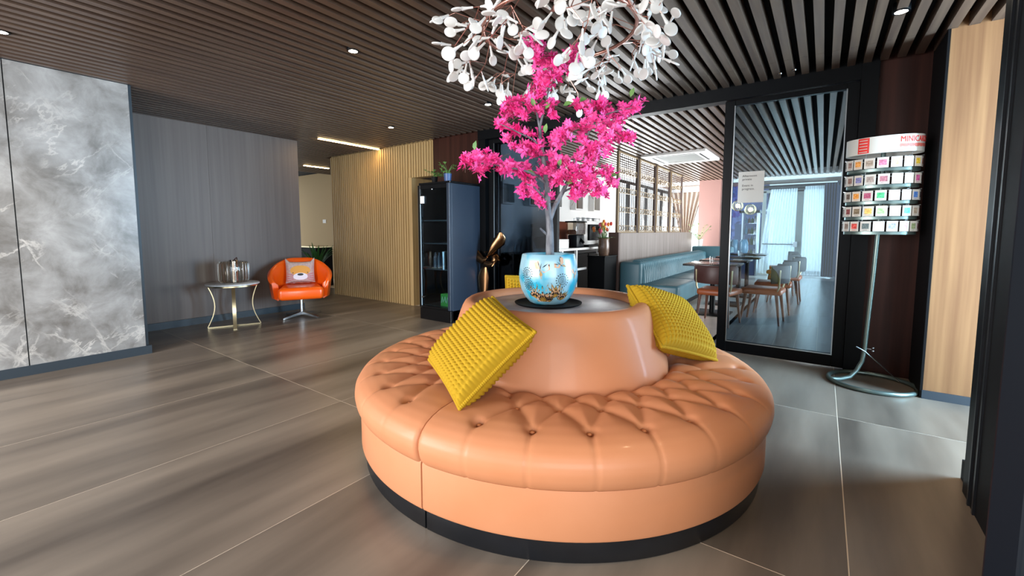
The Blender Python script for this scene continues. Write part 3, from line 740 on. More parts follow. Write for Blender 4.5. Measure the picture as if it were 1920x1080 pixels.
for i, (x, y, d) in enumerate(spots):
    p = tp(x, y, d); rot = Matrix.Rotation(random.uniform(0, 6.3), 4, 'Z') @ Matrix.Rotation(random.uniform(-1.6, 1.6), 4, 'X') @ Matrix.Rotation(random.uniform(-1, 1), 4, 'Y'); sc = random.uniform(.8, 1.2)
    if i < 296:
        o = bpy.data.objects.new('flower', fl_src[i % 4]); COL.objects.link(o); o.parent = tree; o.location = p - base; o.rotation_euler = rot.to_euler(); o.scale = (sc, sc, sc)
    else:
        b = bmesh.new(); b.from_mesh(fl_src[i % 4]); bmesh.ops.transform(b, matrix=Matrix.Translation(p) @ rot @ Matrix.Scale(sc, 4), verts=b.verts[:]); merge(restbm, b)
tag(obj('blossom', restbm, 'magenta', tree, 60), kind='stuff')
tw = BM()
for (x, y) in CL:
    for k in range(2):
        a = tp(x + random.gauss(0, 14), y + random.gauss(0, 12), random.gauss(0, .03)); tube(tw, [a, (a + tp(x, y)) / 2 + Vector((0, 0, .006)), tp(x, y)], .0014, 4)
tag(obj('twig', tw, 'twig', tree, 60), kind='stuff')
lf = None
for (x, y, a) in ((1056, 198, .3), (1022, 250, 1.4), (985, 322, -.2), (1182, 182, 1.2), (1050, 312, 1.6), (1004, 200, 2.0), (1062, 345, .4), (890, 282, 1.4), (1023, 205, 1.0), (976, 320, 2.6), (1083, 190, .2), (1140, 330, .1)):
    bm = BM(); l, w = .058, .03
    pts = [(0, 0), (l * .3, w * .45), (l * .6, w * .42), (l, 0), (l * .6, -w * .42), (l * .3, -w * .45)]
    up_ = [bm.verts.new((u, v, .012 * sin(u / l * 3))) for u, v in pts]; bm.faces.new(up_)
    p = tp(x, y, -.05)
    mt = Matrix.Translation(p) @ Matrix(((RGT.x, FD.x, 0, 0), (RGT.y, FD.y, 0, 0), (0, 0, 1, 0), (0, 0, 0, 1))) @ Matrix.Rotation(-a, 4, 'Y') @ Matrix.Rotation(1.2, 4, 'X')
    bmesh.ops.transform(bm, matrix=mt, verts=bm.verts[:]); obj('leaf', bm, 'leaf_green', tree, 60)

# ================================================================ CHANDELIER
CHX, CHY, CHZ = -1.34, 2.34, 2.44
ch = thing('chandelier', 'branching copper ring chandelier of small white glowing discs over the round settee', 'chandelier', (CHX, CHY, CHZ))
R0 = .45
bm = BM(); tube(bm, [(CHX + R0 * cos(t), CHY + R0 * sin(t), CHZ) for t in [2 * pi * k / 72 for k in range(72)]], .011, 10, closed=True); obj('ring', bm, 'copper', ch, 60)
bm = BM(); lathe(bm, [(0, CEIL), (.07, CEIL), (.07, CEIL - .025), (.06, CEIL - .03), (0, CEIL - .03)], (CHX, CHY, 0), 24); obj('ceiling_rose', bm, 'copper', ch, 40)
bm = BM()
for k in range(3):
    a = 2 * pi * k / 3 + .5; tube(bm, [(CHX, CHY, CEIL - .02), (CHX + R0 * cos(a), CHY + R0 * sin(a), CHZ)], .0018, 5)
obj('suspension_wire', bm, 'copper', ch, 60)
def lamp_mesh(r):
    bm = BM(); lathe(bm, [(0, -.0045), (r * .8, -.0045), (r * .96, -.003), (r, 0), (r * .96, .003), (r * .8, .0045), (0, .0045)], (0, 0, 0), 20)
    bmesh.ops.transform(bm, matrix=Matrix.Rotation(pi / 2, 4, 'Y'), verts=bm.verts[:]); bmesh.ops.translate(bm, vec=(0, 0, -.052 - r), verts=bm.verts[:])
    tube(bm, [(0, 0, 0), (0, 0, -.03), (0, 0, -.06)], [.0055, .0065, .011], 8); bmesh.ops.recalc_face_normals(bm, faces=bm.faces[:])
    me = bpy.data.meshes.new('lamp_disc'); bm.to_mesh(me); bm.free(); me.materials.append(MATS['petal_lamp']); me.shade_smooth(); me.set_sharp_from_angle(angle=.9); return me
lm = [lamp_mesh(.032), lamp_mesh(.036)]; rnd = random.Random(11); nl = 0
for k in range(30):
    a = 2 * pi * (k + rnd.uniform(-.2, .2)) / 30; s = Vector((CHX + R0 * cos(a), CHY + R0 * sin(a), CHZ)); out = Vector((cos(a), sin(a), 0)); tan = Vector((-sin(a), cos(a), 0))
    bm = BM()
    side = 1 if k % 3 else -1
    mid = s + out * side * rnd.uniform(.05, .12) + Vector((0, 0, rnd.uniform(-.13, .07))) + tan * rnd.uniform(-.06, .06)
    tube(bm, [s, mid], .0028, 5)
    for q in range(3):
        m2 = mid + out * side * rnd.uniform(-.03, .11) + Vector((0, 0, rnd.uniform(-.13, .03))) + tan * rnd.uniform(-.11, .11)
        tube(bm, [mid, m2], .0024, 5)
        for w in range(2):
            dirn = Vector((out.x * side * rnd.uniform(-.2, 1) + tan.x * rnd.uniform(-1, 1), out.y * side * rnd.uniform(-.2, 1) + tan.y * rnd.uniform(-1, 1), rnd.uniform(-1.1, .35))).normalized()
            e = m2 + dirn * rnd.uniform(.02, .06); tube(bm, [m2, e], .002, 5)
            o = bpy.data.objects.new('lamp_disc', lm[nl % 2]); nl += 1; COL.objects.link(o); o.parent = ch; o.location = e - Vector((CHX, CHY, CHZ))
            o.rotation_euler = (Vector((0, 0, -1)).rotation_difference(dirn).to_matrix() @ Matrix.Rotation(rnd.uniform(0, 6.3), 3, 'Z')).to_euler()
    obj('branch', bm, 'copper', ch, 60)

# ================================================================ CEILING LIGHTS
def downlight(px, label, h=CEIL, power=26, ang=100):
    p = atz(px[0], px[1], h - .004); t = thing('downlight', label, 'downlight', (p.x, p.y, h), 'recessed downlights in the slatted ceiling')
    obj('rim', lathe(BM(), [(.034, h - .006), (.046, h - .006), (.047, h), (.047, h + .05), (.034, h + .05)], (p.x, p.y, 0), 24), 'black_metal', t, 40)
    obj('lens', lathe(BM(), [(0, h - .005), (.035, h - .005), (.035, h + .03), (0, h + .03)], (p.x, p.y, 0), 24), 'spot_glow', t, 40)
    spot((p.x, p.y, h - .012), power, ang=ang)
downlight((662, 96), 'bright recessed downlight in the ceiling left of the chandelier')
downlight((733, 239), 'small recessed downlight in front of the tan fluted wall')
downlight((915, 196), 'small recessed downlight just below left of the chandelier')
downlight((1690, 22), 'recessed downlight above the revolving card rack')
downlight((2, 60), 'recessed downlight before the grey stone wall at left edge', power=40)
spot((.35, 1.75, CEIL - .02), 40, col=(1, .72, .42))     # entrance downlight just outside the view
def strip(x, y0, y1, label):
    t = thing('strip_light', label, 'strip light', (x, (y0 + y1) / 2, CEIL), 'linear strip lights in the corridor ceiling')
    obj('housing', box(BM(), x - .03, x + .03, y0, y1, CEIL - .004, CEIL + .04), 'black_metal', t, 0)
    obj('diffuser', box(BM(), x - .025, x + .025, y0 + .01, y1 - .01, CEIL - .010, CEIL - .003), 'strip_glow', t, 0)
strip(-6.32, 3.73, 4.85, 'long warm strip light meeting the top of the tan fluted wall')
strip(-9.15, 5.05, 5.64, 'short warm strip light further back in the corridor')
for (x, y, n) in ((1463, 137, 'left'), (1490, 130, 'right')):
    p = atz(x, y, CEIL); t = thing('ceiling_sprinkler', 'small chrome ceiling sensor between the slats above the glass door, %s of two' % n, 'sensor', (p.x, p.y, CEIL + .1))
    bm = BM(); cyl(bm, (p.x, p.y, CEIL + .12), (p.x, p.y, CEIL - .005), .006); obj('stem', bm, 'chrome', t, 40)
    bm = BM(); cyl(bm, (p.x, p.y, CEIL - .005), (p.x, p.y, CEIL - .012), .016, .012); obj('plate', bm, 'chrome', t, 40)

# ================================================================ SIDE TABLE, LAMP, ARMCHAIR
TXX, TYY = -6.27, 2.44
t = thing('side_table', 'round side table with white top and curved champagne metal legs by the dark veneer wall', 'table', (TXX, TYY, 0))
obj('tabletop', lathe(BM(), [(0, .575), (.295, .575), (.305, .570), (.305, .556), (.295, .552), (0, .552)], (TXX, TYY, 0), 48), 'marble_white', t, 40)
obj('apron', lathe(BM(), [(.265, .552), (.285, .552), (.285, .535), (.265, .535)], (TXX, TYY, 0), 40), 'brass_satin', t, 40)
for k in range(4):
    a = pi / 2 * k + 1.199
    P = []
    for i in range(13):
        s = i / 12; P.append((.275 - .075 * sin(pi * s) ** 1.0 + .02 * s, .545 - .535 * s))
    bm = BM(); d = Vector((cos(a), sin(a), 0)); q = Vector((-sin(a), cos(a), 0)); w, th = .02, .005; rings = []
    for r, z in P:
        c = Vector((TXX, TYY, z)) + d * r; rings.append([bm.verts.new(c + q * u * w + d * v * th) for u, v in ((-1, -1), (1, -1), (1, 1), (-1, 1))])
    for A, B in zip(rings[:-1], rings[1:]):
        for i in range(4): bm.faces.new((A[i], A[(i + 1) % 4], B[(i + 1) % 4], B[i]))
    bm.faces.new(rings[0]); bm.faces.new(rings[-1])
    obj('leg', bm, 'brass_satin', t, 50)
bm = BM()
for k in range(2):
    a = pi / 2 * k + 1.199; mt = Matrix.Translation((TXX, TYY, 0)) @ Matrix.Rotation(a, 4, 'Z'); box(bm, -.295, .295, -.02, .02, 0.001 + .0004 * k, .011, mat=mt)
obj('floor_stretcher', bm, 'brass_satin', t, 0)
LZ = .5755
lp = thing('glass_lamp', 'squat ribbed smoky glass table lamp with a chrome centre on the side table', 'lamp', (TXX - .01, TYY + .02, LZ))
lc = (TXX - .01, TYY + .02, 0)
pr = [(0, LZ), (.13, LZ), (.160, LZ + .012), (.172, LZ + .04), (.173, LZ + .15), (.172, LZ + .240), (.160, LZ + .268), (.13, LZ + .279), (.055, LZ + .28)]
obj('ribbed_shade', lathe(BM(), pr, lc, 96, rmul=lambda a: 1 + .006 * cos(24 * a)), 'smoke', lp, 60)
obj('centre_tube', lathe(BM(), [(0, LZ + .003), (.048, LZ + .003), (.048, LZ + .28), (0, LZ + .28)], lc, 32), 'chrome', lp, 40, label='chrome centre tube')
obj('cap', lathe(BM(), [(0, LZ + .28), (.056, LZ + .28), (.05, LZ + .296), (.02, LZ + .302), (0, LZ + .302)], lc, 32), 'chrome', lp, 40)
bm = BM()
for k in range(24):
    a = 2 * pi * k / 24; tube(bm, [(lc[0] + r * cos(a), lc[1] + r * sin(a), z) for r, z in [(.150, LZ + .008), (.172, LZ + .036), (.1745, LZ + .15), (.173, LZ + .244), (.150, LZ + .275)]], .0022, 5)
tag(obj('rib', bm, 'steel', lp, 60), kind='stuff')
bm = BM()
tube(bm, [(lc[0] + .03, lc[1], LZ + .30), (lc[0] + .01, lc[1] + .04, LZ + .325), (lc[0] - .03, lc[1] + .06, LZ + .30)], .006, 6); obj('carry_loop', bm, 'aubergine', lp, 60)

AX, AY, AR = -6.18, 3.30, radians(-28)       # armchair: faces along its local +x
ar = thing('orange_armchair', 'orange leather tub armchair on a chrome swivel foot at the end of the veneer wall', 'armchair', (0, 0, 0))
def shell(bm):
    N = 40; rows = []
    for i in range(N + 1):
        a = radians(62 + (298 - 62) * i / N); s = abs(i / N - .5) * 2              # s=0 back, 1 arm front
        ht = .84 - .30 * max(0, (s - .18) / .82) ** 1.3; ro, ri = .405, .325
        sx = 1.0 if cos(a) < 0 else 1.0
        px, py = cos(a), sin(a)
        prof = [(ri - .03, .36), (ri, .50), (ri + .02, ht - .03), (ri + .045, ht + .002), (ro - .02, ht), (ro + .012, ht - .03), (ro, .52), (ro - .03, .30), (ro - .075, .27), (ri - .03, .28)]
        rows.append([bm.verts.new((px * r * (1.0), py * r * 1.02, z)) for r, z in prof])
    n = len(rows[0])
    for A, B in zip(rows[:-1], rows[1:]):
        for j in range(n): bm.faces.new((A[j], A[(j + 1) % n], B[(j + 1) % n], B[j]))
    bm.faces.new(rows[0]); bm.faces.new(rows[-1][::-1])
bm = BM(); shell(bm); bmesh.ops.bevel(bm, geom=[e for e in bm.edges if len(e.link_faces) == 2 and e.calc_face_angle(0) > .9], offset=.015, segments=3, affect='EDGES')
obj('tub_shell', bm, 'orange_leather', ar, 60)
bm = BM(); box(bm, -.30, .345, -.292, .292, .285, .455, .055, 4)
for v in bm.verts:
    if v.co.x < -.05: v.co.y *= max(.45, sqrt(max(.1, 1 - (min(0, v.co.x) / .42) ** 2)))
    if v.co.z > .40: v.co.z += .018 * (1 - (v.co.y / .3) ** 2)
obj('seat', bm, 'orange_leather', ar, 60)
obj('post', cyl(BM(), (0, 0, .05), (0, 0, .29), .024), 'chrome', ar, 40)
for k in range(4):
    a = radians(40 + 90 * k); bm = BM(); d = Vector((cos(a), sin(a), 0)); q = Vector((-sin(a), cos(a), 0)); rg = []
    for r, w, z0, z1 in ((.0, .030, .035, .075), (.15, .026, .022, .055), (.31, .020, .004, .03), (.325, .016, .002, .02)):
        rg.append([bm.verts.new(d * r + q * w * u + Vector((0, 0, z))) for u, z in ((-1, z0), (1, z0), (1, z1), (-1, z1))])
    for A, B in zip(rg[:-1], rg[1:]):
        for i in range(4): bm.faces.new((A[i], A[(i + 1) % 4], B[(i + 1) % 4], B[i]))
    bm.faces.new(rg[0]); bm.faces.new(rg[-1]); obj('foot', bm, 'steel', ar, 40)
ar.location = (AX, AY, 0); ar.rotation_euler = (0, 0, AR)
# cushion with an animal face
cu = thing('animal_cushion', 'pastel cushion with a lion-like face and pink whiskers sitting in the orange armchair', 'cushion', (0, 0, 0))
M('cushion_base', 'c9b2a8', .8, col2='b99a98', scale=(40, 40, 40)); M('cushion_ochre', 'e2a04a', .8); M('cushion_white', 'e8e4ea', .8); M('cushion_pink', 'c85a72', .8)
bm = BM(); G = 20; LW = .40; LH = .33; gs = []
for s in (1, -1):
    g = []
    for i in range(G + 1):
        row = []
        for j in range(G + 1):
            u, v = -1 + 2 * i / G, -1 + 2 * j / G
            ear = .05 * max(0, (abs(u) - .7) / .3) * max(0, (v - .5) / .5)
            row.append(bm.verts.new((s * .06 * ((1 - u ** 4) * (1 - v ** 4)) ** .6, u * LW / 2 * (1 - .06 * (1 - v * v)), v * LH / 2 * (1 - .08 * (1 - u * u)) + ear)))
        g.append(row)
    for i in range(G):
        for j in range(G): bm.faces.new((g[i][j], g[i + 1][j], g[i + 1][j + 1], g[i][j + 1]))
bmesh.ops.remove_doubles(bm, verts=bm.verts[:], dist=.0005); obj('cover', bm, 'cushion_base', cu, 60)
def cp(u, v, o=.003): return (.06 * (max(0, (1 - u ** 4) * (1 - v ** 4))) ** .6 + o, u * LW / 2 * (1 - .06 * (1 - v * v)), v * LH / 2 * (1 - .08 * (1 - u * u)))
def print_blob(name, mat, cu_, cv, ru, rv, o, n=26, rings=5):
    bm = BM(); c = bm.verts.new(cp(cu_, cv, o)); prev = None
    for q in range(1, rings + 1):
        ring = [bm.verts.new(cp(cu_ + ru * q / rings * cos(2 * pi * k / n), cv + rv * q / rings * sin(2 * pi * k / n), o)) for k in range(n)]
        for k in range(n):
            if prev is None: bm.faces.new((c, ring[k], ring[(k + 1) % n]))
            else: bm.faces.new((prev[k], ring[k], ring[(k + 1) % n], prev[(k + 1) % n]))
        prev = ring
    obj(name, bm, mat, cu, 60)
print_blob('face_print', 'cushion_ochre', 0, .10, .72, .50, .003); print_blob('muzzle_print', 'cushion_white', 0, -.48, .52, .34, .0045)
print_blob('nose_print', 'ink', 0, -.30, .22, .12, .006); print_blob('eye_print', 'ink', -.52, -.12, .035, .05, .006); print_blob('eye_print', 'ink', .52, -.12, .035, .05, .006)
bm = BM()
for sgn in (-1, 1):
    for k in range(4):
        v0 = -.30 - .14 * k; P = [cp(sgn * (.48 + .11 * i), v0 + .02 * i * (1.5 - k), .005) for i in range(5)]; tube(bm, P, .004, 5)
obj('whisker_print', bm, 'cushion_pink', cu, 60)
cu.location = Vector((AX, AY, .635)) + Vector((cos(AR), sin(AR), 0)) * (-.205); cu.rotation_euler = (0, -.22, AR)

# corridor planter with a fern, and light switch
pa = atY(600, 462, 5.35)
pl = thing('planter', 'tall dark planter box with a pale rim in the corridor behind the armchair', 'planter', (pa.x - .35, 5.45, 0))
obj('box_body', box(BM(), pa.x - .75, pa.x, 5.25, 5.65, 0, pa.z - .03, .006), 'black_soft', pl, 0)
obj('rim', box(BM(), pa.x - .77, pa.x + .02, 5.23, 5.67, pa.z - .03, pa.z, .004), 'brass_satin', pl, 0)
pf = atY(594, 480, 4.72)
fe = thing('fern', 'green strap-leaved plant in front of the dark corridor planter', 'plant', (pf.x, 4.72, 0))
obj('pot', lathe(BM(), [(0, 0), (.13, 0), (.16, .40), (.15, .42), (.13, .40), (0, .38)], (pf.x, 4.72, 0), 24), 'black_soft', fe, 40)
rf = random.Random(3); srcl = []
for k in range(26):
    a = 2 * pi * k / 26 + rf.uniform(-.1, .1); l = rf.uniform(.5, .75); bend = rf.uniform(.3, .8); bm = BM(); prev = None
    for i in range(8):
        s = i / 7; r = .03 + l * bend * s ** 1.5 * .75; z = .40 + l * (s - .45 * bend * s * s); w = .024 * sin(pi * min(1, .12 + s * .88)) + .002
        d = Vector((cos(a), sin(a), 0)); q = Vector((-sin(a), cos(a), 0)); c = Vector((pf.x, 4.72, z)) + d * r
        cur = [bm.verts.new(c - q * w), bm.verts.new(c + Vector((0, 0, -.008))), bm.verts.new(c + q * w)]
        if prev: bm.faces.new((prev[0], prev[1], cur[1], cur[0])); bm.faces.new((prev[1], prev[2], cur[2], cur[1]))
        prev = cur
    obj('frond', bm, 'leaf_dark', fe, 60)
sp = atY(609, 415, 6.4); sw = thing('light_switch', 'small white light switch on the beige corridor wall', 'switch', (sp.x, 6.4, sp.z))
obj('plate', box(BM(), sp.x - .075, sp.x + .075, 6.388, 6.4, sp.z - .045, sp.z + .045, .003), 'white_plastic', sw, 0)
for s in (-1, 1): obj('rocker', box(BM(), sp.x + s * .036 - .028, sp.x + s * .036 + .028, 6.382, 6.389, sp.z - .03, sp.z + .03), 'white_plastic', sw, 0)

# ================================================================ DISPLAY FRIDGE
X0, X1, Y0, Y1, FZ = -4.635, -4.035, 4.19, 4.845, 1.885
fr = thing('display_fridge', 'tall black display fridge with a glass door in front of the dark brown wall', 'fridge', ((X0 + X1) / 2, (Y0 + Y1) / 2, 0))
obj('cabinet_side', box(BM(), X1 - .03, X1, Y0 + .05, Y1, .02, FZ, .004), 'fridge_blue', fr, 0, label='blue-grey side panel')
obj('cabinet_side', box(BM(), X0, X0 + .03, Y0 + .05, Y1, .02, FZ, .004), 'fridge_black', fr, 0)
obj('back_panel', box(BM(), X0 + .03, X1 - .03, Y1 - .03, Y1, .02, FZ), 'fridge_black', fr, 0)
obj('top_panel', box(BM(), X0, X1, Y0 + .02, Y1, FZ, FZ + .03, .004), 'fridge_black', fr, 0)
obj('base', box(BM(), X0, X1, Y0 + .01, Y1, .0, .165, .004), 'fridge_black', fr, 0)
obj('corner_trim', box(BM(), X1 - .045, X1 + .003, Y0 + .0, Y0 + .05, .17, FZ, .004), 'fridge_blue', fr, 0)
d = obj('door', box(BM(), X0, X0 + .045, Y0, Y0 + .04, .17, FZ - .005, .003), 'fridge_black', fr, 0)
for za, zb in ((FZ - .06, FZ - .005), (.17, .20)): obj('door_rail', box(BM(), X0 + .045, X1 - .045, Y0, Y0 + .04, za, zb), 'fridge_black', d, 0)
obj('glass_pane', box(BM(), X0 + .045, X1 - .045, Y0 + .014, Y0 + .020, .20, FZ - .06), 'tint_blue', d, 0)
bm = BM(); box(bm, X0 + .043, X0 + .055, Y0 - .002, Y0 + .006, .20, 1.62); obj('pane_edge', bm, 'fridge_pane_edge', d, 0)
bm = BM(); cyl(bm, (X0 + .07, Y0 - .006, .32), (X0 + .07, Y0 + .014, .32), .016); obj('lock', bm, 'chrome', d, 40)
bm = BM(); box(bm, X0 + .05, X0 + .12, Y0 - .003, Y0 + .013, 1.63, 1.73, .003); obj('tag_sticker', bm, 'white_plastic', d, 0)
bm = BM(); ball(bm, (X0 + .29, Y0 - .004, FZ - .07), .012); obj('logo_stud', bm, 'chrome', d, 60)
for zz in (.72, 1.08, 1.40): obj('shelf', box(BM(), X0 + .04, X1 - .05, Y0 + .06, Y1 - .04, zz - .012, zz), 'steel', fr, 0)
zs = .7205
o = tag(obj('glass_jar', lathe(BM(), [(0, zs), (.05, zs), (.055, zs + .01), (.055, zs + .13), (.045, zs + .15), (.045, zs + .17), (0, zs + .17)], (X1 - .13, Y0 + .17, 0), 24), 'cork', None, 40), 'cork-brown jar on the lit shelf of the display fridge', 'jar')
o = tag(obj('drinking_glass', lathe(BM(), [(0, zs), (.032, zs), (.040, zs + .24), (.037, zs + .24), (.030, zs + .01), (0, zs + .01)], (X1 - .27, Y0 + .17, 0), 24), 'steel', None, 40), 'tall silvery glass beside the brown jar in the display fridge', 'glass')
for k in range(3):
    tag(obj('dark_bottle', lathe(BM(), [(0, zs), (.036, zs), (.036, zs + .14), (.014, zs + .19), (.014, zs + .22), (0, zs + .22)], (X1 - .365 - .078 * k, Y0 + .25, 0), 16), 'fridge_blue', None, 40), 'dark bottle in the display fridge, %s' % ['next to the silvery glass', 'middle one of three', 'leftmost of three'][k], 'bottle', 'dark bottles in the display fridge')
o = tag(obj('glass_jar', lathe(BM(), [(0, 1.0805), (.026, 1.0805), (.026, 1.19), (.012, 1.22), (.012, 1.24), (0, 1.24)], (X1 - .10, Y0 + .17, 0), 16), 'leaf_green', None, 40), 'small green bottle on the middle shelf of the display fridge', 'bottle')
gb = thing('green_carton', 'bright green printed carton at the bottom of the display fridge', 'carton', (X1 - .17, Y0 + .14, .2))
obj('carton_body', box(BM(), X1 - .27, X1 - .065, Y0 + .09, Y0 + .19, .205, .375, .004), 'green_print', gb, 0)
bm = BM()
for q in range(4):
    u = X1 - .255 + .05 * q; merge(bm, (lambda b: (tube(b, [(u, Y0 + .089, .25 + .03 * (q % 2)), (u + .02, Y0 + .089, .34), (u + .035, Y0 + .089, .26)], .004, 4), b)[1])(bmesh.new()))
obj('carton_print', bm, 'white_plastic', gb, 0); obj('bottom_shelf', box(BM(), X0 + .04, X1 - .05, Y0 + .06, Y1 - .04, .19, .2045), 'steel', fr, 0)
# slim tube and two point lamps, added to brighten the dark fridge interior
obj('fill_tube', cyl(BM(), (X1 - .05, Y0 + .07, .25), (X1 - .05, Y0 + .07, 1.78), .006, seg=8), 'white_plastic', fr, 40)
for zz in (.62, 1.3):
    l = bpy.data.lights.new('fridge_fill', 'POINT'); l.energy = .9; l.shadow_soft_size = .03; l.color = (.9, .95, 1); o = bpy.data.objects.new('fridge_fill', l); COL.objects.link(o); o.location = (X1 - .085, Y0 + .075, zz)
# plants on the fridge
def small_plant(name, label, x, y, z, r, potmat, nleaf, spread, h, seed, pot=True):
    t = thing(name, label, 'plant', (x, y, z)); q = random.Random(seed); zb = z
    if pot: obj('pot', lathe(BM(), [(0, z), (r * .8, z), (r, z + r * 1.9), (r * .9, z + r * 1.9), (r * .8, z + r * 1.6), (0, z + r * 1.6)], (x, y, 0), 20), potmat, t, 40); zb = z + r * 1.6
    bs = BM()
    for k in range(nleaf):
        a = q.uniform(0, 6.28); e = Vector((x + cos(a) * spread * q.uniform(.3, 1), y + sin(a) * spread * q.uniform(.3, 1), zb + h * q.uniform(.3, 1)))
        tube(bs, [(x, y, zb), (Vector((x, y, zb)) + e) / 2 + Vector((0, 0, .02)), e], .002, 4)
        bm = BM(); l, w = q.uniform(.04, .06), q.uniform(.02, .03); v = [bm.verts.new(p) for p in ((0, 0, 0), (l * .5, w, .01), (l, 0, -.005), (l * .5, -w, .01), (l * .5, 0, 0))]
        bm.faces.new((v[0], v[4], v[1])); bm.faces.new((v[4], v[2], v[1])); bm.faces.new((v[0], v[3], v[4])); bm.faces.new((v[4], v[3], v[2]))
        bmesh.ops.transform(bm, matrix=Matrix.Translation(e) @ Matrix.Rotation(a, 4, 'Z') @ Matrix.Rotation(q.uniform(-.8, .8), 4, 'Y'), verts=bm.verts[:]); obj('leaf', bm, 'leaf_green', t, 60)
    obj('stem', bs, 'leaf_green', t, 60)
    return t
M('pot_blue', '2c4a78', .4)
small_plant('potted_plant', 'leafy plant in a dark blue pot on top of the display fridge', -4.16, 4.30, FZ + .0305, .055, 'pot_blue', 18, .10, .14, 5)
small_plant('trailing_plant', 'low trailing green plant lying on the display fridge left of the blue pot', -4.45, 4.34, FZ + .0305, .045, 'black_soft', 20, .13, .09, 8)
# store room seen through the doorway beside the fridge
sh = thing('store_shelf', 'dark shelf unit with oddments in the doorway behind the fridge', 'shelf', (-5.3, 5.45, 0))
for s in (-5.55, -5.0): obj('upright', box(BM(), s - .015, s + .015, 5.2, 5.7, 0, 2.0), 'black_soft', sh, 0)
for zz in (.35, .78, 1.0, 1.35, 1.75): obj('shelf_board', box(BM(), -5.535, -5.015, 5.2, 5.7, zz - .02, zz), 'jamb_brown', sh, 0)
for k, (zz, h, m) in enumerate(((.78, .2, 'cork'), (1.0, .22, 'charcoal_fabric'), (1.35, .3, 'white_plastic'), (.35, .25, 'red_paint'))):
    tag(obj('storage_box', box(BM(), -5.5, -5.30, 5.25, 5.5, zz + .001, zz + h, .01), m, None, 0), ['brown box', 'dark grey box', 'white box', 'red box'][k] + ' on the store shelf in the doorway', 'box')

# ================================================================ REVOLVING CARD RACK
RKX, RKY = .355, 4.52
rk = thing('card_rack', 'grey metal revolving rack of small greeting cards with a white header, before the dark panel', 'rack', (RKX, RKY, 0))
M('rack_grey', '6f7f7a', .3, .7); M('header_white', 'd6d6d0', .45)
bm = BM(); RB = .27
tube(bm, [(RKX + .02 + RB * 1.05 * cos(t), RKY - .015 + RB * sin(t), .018) for t in [2 * pi * k / 56 for k in range(56)]], .017, 10, closed=True); obj('base_ring', bm, 'rack_grey', rk, 60)
q0 = Vector((RKX + .02 - RB * .98, RKY - .015 - .09, .02))
top = Vector((RKX, RKY, 1.25)); bend = Vector((RKX - .03, RKY, .30))
P = [q0, q0.lerp(Vector((RKX - .06, RKY - .01, .03)), .35), q0.lerp(Vector((RKX - .05, RKY - .01, .06)), .65), Vector((RKX - .075, RKY - .005, .10)), Vector((RKX - .045, RKY, .18)), Vector((RKX - .033, RKY, .28)), Vector((RKX - .028, RKY, .45)), Vector((RKX - .01, RKY, .9)), top, Vector((RKX, RKY, 1.93))]
obj('pole', tube(BM(), P, .016, 12), 'rack_grey', rk, 60)
bm = BM(); tube(bm, [(RKX - .09, RKY - .02, .30), (RKX - .033, RKY - .02, .27), (RKX + .20, RKY + .08, .035)], .0045, 6); obj('brace', bm, 'steel', rk, 60)
bm = BM(); cyl(bm, (RKX - .03, RKY, .29), (RKX + .01, RKY - .015, .29), .005); ball(bm, (RKX + .018, RKY - .017, .302), .009); ball(bm, (RKX + .018, RKY - .017, .278), .009); obj('wing_screw', bm, 'steel', rk, 60)
HRX, HRY = .235, .12
vd = Vector((-RKX, -RKY, 0)).normalized(); AF = atan2(vd.y, vd.x)       # direction towards the lobby
def rp(a, rx, ry, z):
    """point of an oval whose broad face looks at the lobby; a = angle from the facing direction"""
    u = Vector((-vd.y, vd.x, 0)); return Vector((RKX, RKY, z)) + u * rx * sin(a) + vd * ry * cos(a)
def oval(bm, rx, ry, z0, z1, n=56, t=.004):
    A = []
    for k in range(n):
        a = 2 * pi * k / n; A.append([bm.verts.new(rp(a, rx, ry, z0)), bm.verts.new(rp(a, rx, ry, z1)), bm.verts.new(rp(a, rx - t, ry - t, z1)), bm.verts.new(rp(a, rx - t, ry - t, z0))])
    for k in range(n):
        X, Y = A[k], A[(k + 1) % n]
        for j in range(4): bm.faces.new((X[j], X[(j + 1) % 4], Y[(j + 1) % 4], Y[j]))
    return bm
hd = obj('header', oval(BM(), HRX, HRY + .03, 1.845, 1.972), 'header_white', rk, 40)
bm = BM(); n = 24
for k in range(n):
    a0, a1 = -.72 + .34 * k / n, -.72 + .34 * (k + 1) / n; o = .0015
    poly(bm, [rp(a0, HRX + o, HRY + .03 + o, 1.852), rp(a1, HRX + o, HRY + .03 + o, 1.852), rp(a1, HRX + o, HRY + .03 + o, 1.968), rp(a0, HRX + o, HRY + .03 + o, 1.968)])
obj('red_panel', bm, 'print_red', hd, 0, label='red panel with lines of white print')
bm = BM()
for r in range(5):
    for k in range(8):
        a0, a1 = -.68 + .026 * k * 1.2, -.68 + .026 * (k + 1) * 1.2; z = 1.953 - .022 * r; o = .003
        poly(bm, [rp(a0, HRX + o, HRY + .03 + o, z - .005), rp(a1, HRX + o, HRY + .03 + o, z - .005), rp(a1, HRX + o, HRY + .03 + o, z), rp(a0, HRX + o, HRY + .03 + o, z)])
obj('print_line', bm, 'header_white', hd, 0)
def wrap(bm, a_mid, z, sgn=1):
    for v in bm.verts:
        a = a_mid + v.co.x; y = v.co.y; v.co = rp(a, HRX + .002 + v.co.z, HRY + .032 + v.co.z, z + y)
    return bm
M('print_rose', 'e8756a', .5)
bm = text_mesh('MINICARDS', .062, None, None, Matrix.Diagonal((3.3, 1, 1, 1))); b2 = bmesh.new(); merge(b2, bm); bmesh.ops.subdivide_edges(b2, edges=[e for e in b2.edges if e.calc_length() > .1], cuts=3); obj('lettering', wrap(b2, .40, 1.915), 'print_red', hd, 0)
bm = BM()
